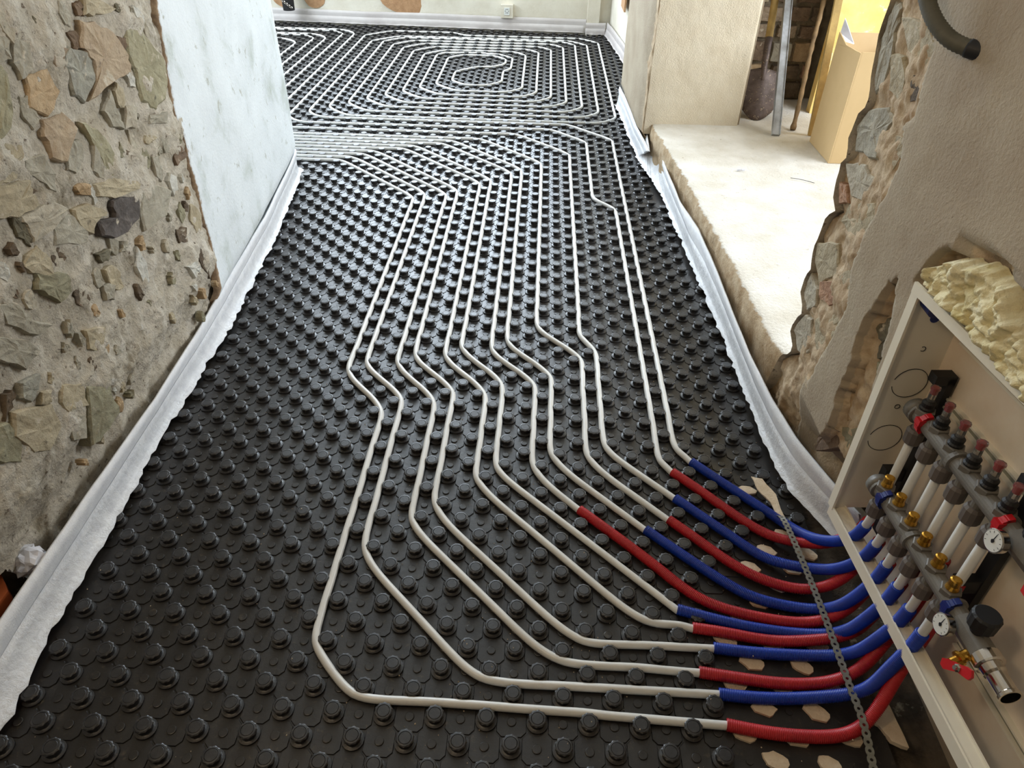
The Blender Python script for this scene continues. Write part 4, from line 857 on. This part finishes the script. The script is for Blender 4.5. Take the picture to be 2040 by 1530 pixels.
TORN = [(1.113, 0.734), (1.139, 0.726), (1.161, 0.673), (1.163, 0.595), (1.148, 0.586), (1.142, 0.645), (1.117, 0.688)]
SHARD = [(1.234, 0.134), (1.252, 0.13), (1.256, 0.09), (1.259, 0.039), (1.231, 0.049), (1.221, 0.073), (1.207, 0.087)]
# perforated strap across the sleeves
SP = crom([(1.152, 0.60, 0.024), (1.151, 0.560, 0.044), (1.157, 0.449, 0.050), (1.163, 0.302, 0.051), (1.165, 0.141, 0.050), (1.169, 0.061, 0.044), (1.165, -0.03, 0.026), (1.158, -0.15, 0.024)], 0.001)
mb = MB(); L = 0; sam = [(SP[0], 0)]
for a, b in zip(SP, SP[1:]): L += (b-a).length; sam.append((b, L))
pitch = 0.0150; n = int(L/pitch); K = 16
def at_(s_):
    for i in range(len(sam)-1):
        if sam[i+1][1] >= s_: 
            t = (s_-sam[i][1])/max(1e-9, sam[i+1][1]-sam[i][1]); return sam[i][0].lerp(sam[i+1][0], t), (sam[min(i+4, len(sam)-1)][0]-sam[max(i-4, 0)][0]).normalized()
    return sam[-1][0], (sam[-1][0]-sam[-5][0]).normalized()
for q in range(n):
    s0 = (q+.5)*pitch; ring_o = []; ring_i = []
    for k in range(K):
        a = 2*PI*k/K; ca, sa = math.cos(a), math.sin(a)
        du = max(-pitch/2, min(pitch/2, 0.0105*ca)); wv = 0.0082*sa if abs(du) < pitch/2-1e-6 else math.copysign(0.0050, sa)
        c0, tg = at_(min(L, max(0, s0+du))); sd = Vector((-tg.y, tg.x, 0)).normalized()
        ring_o.append(c0+sd*wv)
        c1, tg = at_(min(L, max(0, s0+0.0030*ca))); ring_i.append(c1+sd*0.0032*sa)
    V = ring_o+ring_i; up_ = Vector((0, 0, 0.0014)); V = V+[p+up_ for p in V]
    F = []
    for k in range(K):
        k2 = (k+1) % K
        F += [(2*K+k, 2*K+k2, 3*K+k2, 3*K+k), (k, K+k, K+k2, k2), (k, k2, 2*K+k2, 2*K+k), (K+k, 3*K+k, 3*K+k2, K+k2)]
    mb.add(V, F)
tag(mb.build('perforated_strap', M['strap']), 'wavy perforated metal strap lying across the red and blue sleeves', 'metal strap')

def shard(name, pts, z0, z1, mtl, label, cat, seed):
    rnd = random.Random(seed); q = []
    for a, b in zip(pts, pts[1:]+pts[:1]):
        for t in (0, 0.33, 0.66): q.append((lerp(a[0], b[0], t)+rnd.uniform(-.0015, .0015), lerp(a[1], b[1], t)+rnd.uniform(-.0015, .0015)))
    N = len(q); mb = MB(); mb.v = [(x, y, z0) for x, y in q]+[(x, y, z1+rnd.uniform(-.0008, .0015)) for x, y in q]
    mb.f = [tuple(range(N-1, -1, -1)), tuple(N+k for k in range(N))]+[(k, (k+1) % N, N+(k+1) % N, N+k) for k in range(N)]
    tag(mb.build(name, mtl), label, cat)
shard('torn_foam_piece', TORN, 0.022, 0.025, M['chip'], 'torn beige foam sliver lying on the studs by the strap end', 'foam piece', 1)
shard('foam_shard', SHARD, -0.004, 0.006, M['chip'], 'pointed beige foam shard between strap and cabinet rail', 'foam piece', 2)
rs = random.Random(77)      # crumbs of plaster and foam scattered over the panels
mb = MB()
for q in range(420):
    x = rs.uniform(0.3, 1.18) if q % 2 else rs.uniform(-0.5, 1.1); y = rs.uniform(-0.1, 1.0) if q % 3 else rs.uniform(-0.1, 3.2); r = rs.uniform(0.0007, 0.0019)
    if not inside(x, y, 0.03): continue
    z = 0.0225 if min(math.hypot(x-P*i, y-P*j) for i in (math.floor(x/P), math.ceil(x/P)) for j in (math.floor(y/P), math.ceil(y/P)) if (i+j) % 2 == 0) < 0.012 else 0.0030
    mb.add([(x+r*rs.uniform(.5, 1.3), y, z), (x, y+r*rs.uniform(.5, 1.6), z), (x-r, y, z), (x, y-r, z), (x, y, z+r)], [(0, 1, 4), (1, 2, 4), (2, 3, 4), (3, 0, 4)])
tag(mb.build('plaster_crumbs', M['chip']), 'pale plaster crumbs scattered over the black panels', 'crumbs', kind='stuff')

# ribbed hose hanging at the upper right
hp = crom([(1.235, 0.585, 1.108), (1.198, 0.625, 1.108), (1.168, 0.665, 1.120), (1.150, 0.72, 1.155), (1.145, 0.775, 1.215), (1.150, 0.805, 1.30), (1.165, 0.82, 1.42), (1.18, 0.83, 1.60)], 0.0035)
hr = empty('ribbed_hose', (1.2, 0.62, 1.1), 'dark grey ribbed hose curving out of the plaster at the upper right', 'hose')
mb = MB(); mb.tube(hp, 0.013, 14, rf=lambda i: 0.0135 if i % 2 == 0 else 0.0122); mb.build('hose_body', M['hose'], hr, smooth=True)
mb = MB(); mb.tube(hp[8:18], 0.0146, 14); mb.build('end_collar', M['blackp'], hr, smooth=True)

# ================================================================== THINGS IN THE NICHE
bx_ = empty('cardboard_box', (1.85, 2.63, 0.203), 'open brown cardboard box standing in the niche behind the broken wall', 'box')
th = 0.005; x0, x1, y0, y1, z0, z1 = 1.85, 2.16, 2.63, 2.93, 0.204, 0.68
mb = MB(); mb.box(x0, x0+th, y0, y1, z0, z1-0.03)
mb.add([(x0, y0, z1-.03), (x0, y1, z1-.03), (x0, y1, z1+0.02), (x0-0.004, 2.80, z1-0.008), (x0, y0, z1-0.005), (x0+th, y0, z1-.03), (x0+th, y1, z1-.03), (x0+th, y1, z1+0.02), (x0+th-.004, 2.80, z1-0.008), (x0+th, y0, z1-.005)], [(0, 4, 3, 2, 1), (5, 6, 7, 8, 9), (4, 9, 8, 3), (3, 8, 7, 2), (1, 2, 7, 6), (0, 5, 9, 4)])
mb.build('side_wall', M['card'], bx_)
mb = MB(); mb.box(x0+0.006, x1, y0, y0+th, z0, z1); mb.box(x0-0.001, x0+0.005, y0-0.001, y0+0.03, z0, z1-0.004); mb.build('front_wall', M['card'], bx_)
mb = MB(); mb.box(x0+th, x1, y1-th, y1, z0, z1+0.02); mb.build('rear_wall', M['card_in'], bx_)
mb = MB(); mb.box(x1-th, x1, y0+th, y1-th, z0, z1); mb.build('side_wall', M['card'], bx_)
mb = MB(); mb.box(x0+th, x1-th, y0+th, y1-th, z0, z0+th); mb.build('base', M['card'], bx_)
mb = MB(); mb.add([(x0+.002, 2.925, z1+.015), (x0+.005, 2.86, z1-.005), (x0+.06, 2.88, z1-.02), (x0+.008, 2.93, z1+.075), (x0+.004, 2.925, z1+.017), (x0+.007, 2.862, z1-.003), (x0+.062, 2.882, z1-.018), (x0+.010, 2.932, z1+.077)], [(0, 1, 2), (0, 2, 3), (4, 6, 5), (4, 7, 6), (0, 4, 5, 1), (1, 5, 6, 2), (2, 6, 7, 3), (3, 7, 4, 0)]); mb.build('torn_flap', M['paper'], bx_)
def ext(a, b, z):
    a = Vector(a); b = Vector(b); t = (z-a.z)/(b.z-a.z); return a+(b-a)*t
# steel channel
a, b = Vector((1.70, 3.00, 0.206)), ext((1.70, 3.00, 0.206), (1.757, 3.49, 0.738), 0.92)
def bar(name, a, b, wx, wy, mtl, label, cat, hollow=False):
    d = (b-a).normalized(); sx_ = Vector((1, 0, 0)); sx_ = (sx_-d*sx_.dot(d)).normalized(); sy_ = d.cross(sx_)
    mb = MB(); mb.box(-wx/2, wx/2, -wy/2, wy/2, 0, (b-a).length, lambda x, y, z: tuple(a+sx_*x+sy_*y+d*z))
    if hollow:
        for s in (-1, 1): mb.box(s*wx/2-0.0015, s*wx/2+0.0015, -wy/2-0.006, wy/2, 0, (b-a).length, lambda x, y, z: tuple(a+sx_*x+sy_*y+d*z))
    o = mb.build(name, mtl); return tag(o, label, cat)
bar('steel_profile', a, b, 0.036, 0.022, M['steel'], 'galvanised steel channel leaning in the niche', 'metal profile', True)
st = crom([ext((1.81, 3.09, 0.21), (1.935, 3.49, 0.74), z) + Vector((0.004*math.sin(z*30), 0, 0)) for z in (0.21, 0.3, 0.42, 0.55, 0.7, 0.85, 0.92)], 0.02)
mb = MB(); mb.tube(st, 0.012, 9, rf=lambda i: 0.0115+0.0016*math.sin(i*1.7)+(0.003 if i < 2 else 0)); tag(mb.build('wooden_stick', M['wood'], smooth=True), 'rough weathered wooden stick leaning beside the steel channel', 'stick')
bar('wooden_plank', Vector((1.885, 3.02, 0.205)), ext((1.885, 3.02, 0.205), (1.866, 3.09, 0.80), 1.2), 0.034, 0.016, M['plank'], 'narrow yellowish plank standing upright behind the cardboard box', 'plank')
# spade
sp = empty('spade', (1.655, 3.22, 0.205), 'worn round-point spade leaning against the stones in the niche', 'spade')
sd = (Vector((1.702, 3.50, 0.62))-Vector((1.66, 3.25, 0.205))).normalized(); sxx = Vector((1, -0.15, 0)); sxx = (sxx-sd*sxx.dot(sd)).normalized(); sn = sd.cross(sxx)
mb = MB(); rows = [(0.0, 0.012), (0.02, 0.045), (0.05, 0.075), (0.10, 0.098), (0.17, 0.105), (0.24, 0.100), (0.26, 0.070), (0.27, 0.030)]
o0 = Vector((1.655, 3.235, 0.207)); nc = 9
for h, hw in rows:
    for k in range(nc):
        u_ = -1+2*k/(nc-1); dip = 0.018*(u_*u_) - (0.014*math.exp(-(u_/0.25)**2) if h > 0.09 else 0)
        mb.v.append(tuple(o0+sd*h+sxx*hw*u_-sn*(-dip)))
for r in range(len(rows)-1):
    for k in range(nc-1): mb.f.append((r*nc+k, r*nc+k+1, (r+1)*nc+k+1, (r+1)*nc+k))
bl = mb.build('blade', M['oldsteel'], sp, smooth=True); md = bl.modifiers.new('s', 'SOLIDIFY'); md.thickness = 0.003
mb = MB(); mb.tube([o0+sd*t for t in frange(0.20, 0.42, 6)], 0.018, 12, rf=lambda i: 0.014+0.001*i); mb.build('socket', M['oldsteel'], sp, smooth=True)
mb = MB(); mb.tube([o0+sd*t for t in frange(0.40, 0.82, 6)], 0.019, 12); mb.build('handle', M['plank'], sp, smooth=True)
# bits on the niche floor
def scrap(name, pts, mtl, label, cat, r=0.0012):
    mb = MB(); mb.tube(crom(pts, 0.01), r, 6); tag(mb.build(name, mtl), label, cat)
scrap('wire_offcut', [(1.62, 2.42, 0.208), (1.66, 2.40, 0.210), (1.71, 2.37, 0.208)], M['blackp'], 'short dark wire offcut on the white niche floor', 'wire')
scrap('paper_scrap', [(1.40, 2.49, 0.208), (1.42, 2.49, 0.212), (1.435, 2.50, 0.208)], M['paper'], 'tiny crumpled scrap on the white niche floor', 'scrap', 0.004)

# ================================================================== BACK ROOM THINGS
sk = empty('wall_socket', (0.178, 6.29, 0.17), 'cream square electrical socket on the back wall', 'socket')
mb = MB(); mb.box(0.125, 0.232, 6.255, 6.30, 0.118, 0.222); mb.build('cover_plate', M['backwall'], sk)
mb = MB(); mb.box(0.155, 0.203, 6.250, 6.262, 0.142, 0.200); f = mb.build('socket_insert', M['dial'], sk)
mb = MB()
for a, b in ((0.172, 0.188), (0.186, 0.188), (0.172, 0.160), (0.186, 0.160), (0.165, 0.174), (0.193, 0.174)): mb.box(a-.003, a+.003, 6.2485, 6.2505, b-.003, b+.003)
mb.build('pin_holes', M['dark_hole'], sk)
bk = empty('black_bucket', (-1.79, 6.30, 0.0), 'black container standing by the back wall at the left', 'bucket')
mb = MB(); mb.lathe([(0.05, 0.0), (0.06, 0.32), (0.063, 0.33)], 20, Matrix.Translation((-1.77, 6.28, 0.13))); mb.build('body', M['blackp'], bk)
mb = MB()
for k in range(14):
    c = Vector((-1.85+0.010*k, 6.20, 0.26-0.0075*k)); mb.tube([c+Vector((0.009*math.cos(a), 0.004*math.sin(a)*(1 if k % 2 else -1), 0.006*math.sin(a))) for a in frange(0, 2*PI, 10)], 0.0018, 5)
tag(mb.build('metal_chain', M['chrome']), 'small pale metal chain hanging beside the black container', 'chain')
mb = MB(); mb.box(1.105, 1.118, 5.28, 5.55, 0.355, 0.62); tag(mb.build('wall_board', M['rustb']), 'reddish brown board corner on the far right wall', 'board')

# ================================================================== NEAR LEFT CORNER
mb = MB(); mb.add([(-0.86, -0.25, 0.0), (-0.555, -0.25, 0.0), (-0.555, 0.205, 0.0), (-0.60, 0.245, 0.0), (-0.86, 0.26, 0.0), (-0.86, -0.25, 0.125), (-0.545, -0.25, 0.125), (-0.545, 0.205, 0.125), (-0.585, 0.245, 0.125), (-0.86, 0.26, 0.125)],
  [(0, 4, 3, 2, 1), (5, 6, 7, 8, 9), (0, 1, 6, 5), (1, 2, 7, 6), (2, 3, 8, 7), (3, 4, 9, 8), (4, 0, 5, 9)])
tag(mb.build('wooden_block', M['orange']), 'orange varnished wooden block end behind the strip at lower left', 'wood block')
mb = MB(); mb.add([(-0.555+0.035*q.x*(1+.3*fbm(q.x*3, q.y*3, q.z*3)), 0.285+0.035*q.y*(1+.4*fbm(q.x*3+4, q.y*3, q.z*3)), 0.125+0.030*q.z*(1+.4*fbm(q.x*3, q.y*3+8, q.z*3))) for q in IV], IF)
tag(mb.build('crumpled_paper', M['paper']), 'crumpled whitish paper wad at the wall end, lower left', 'paper')
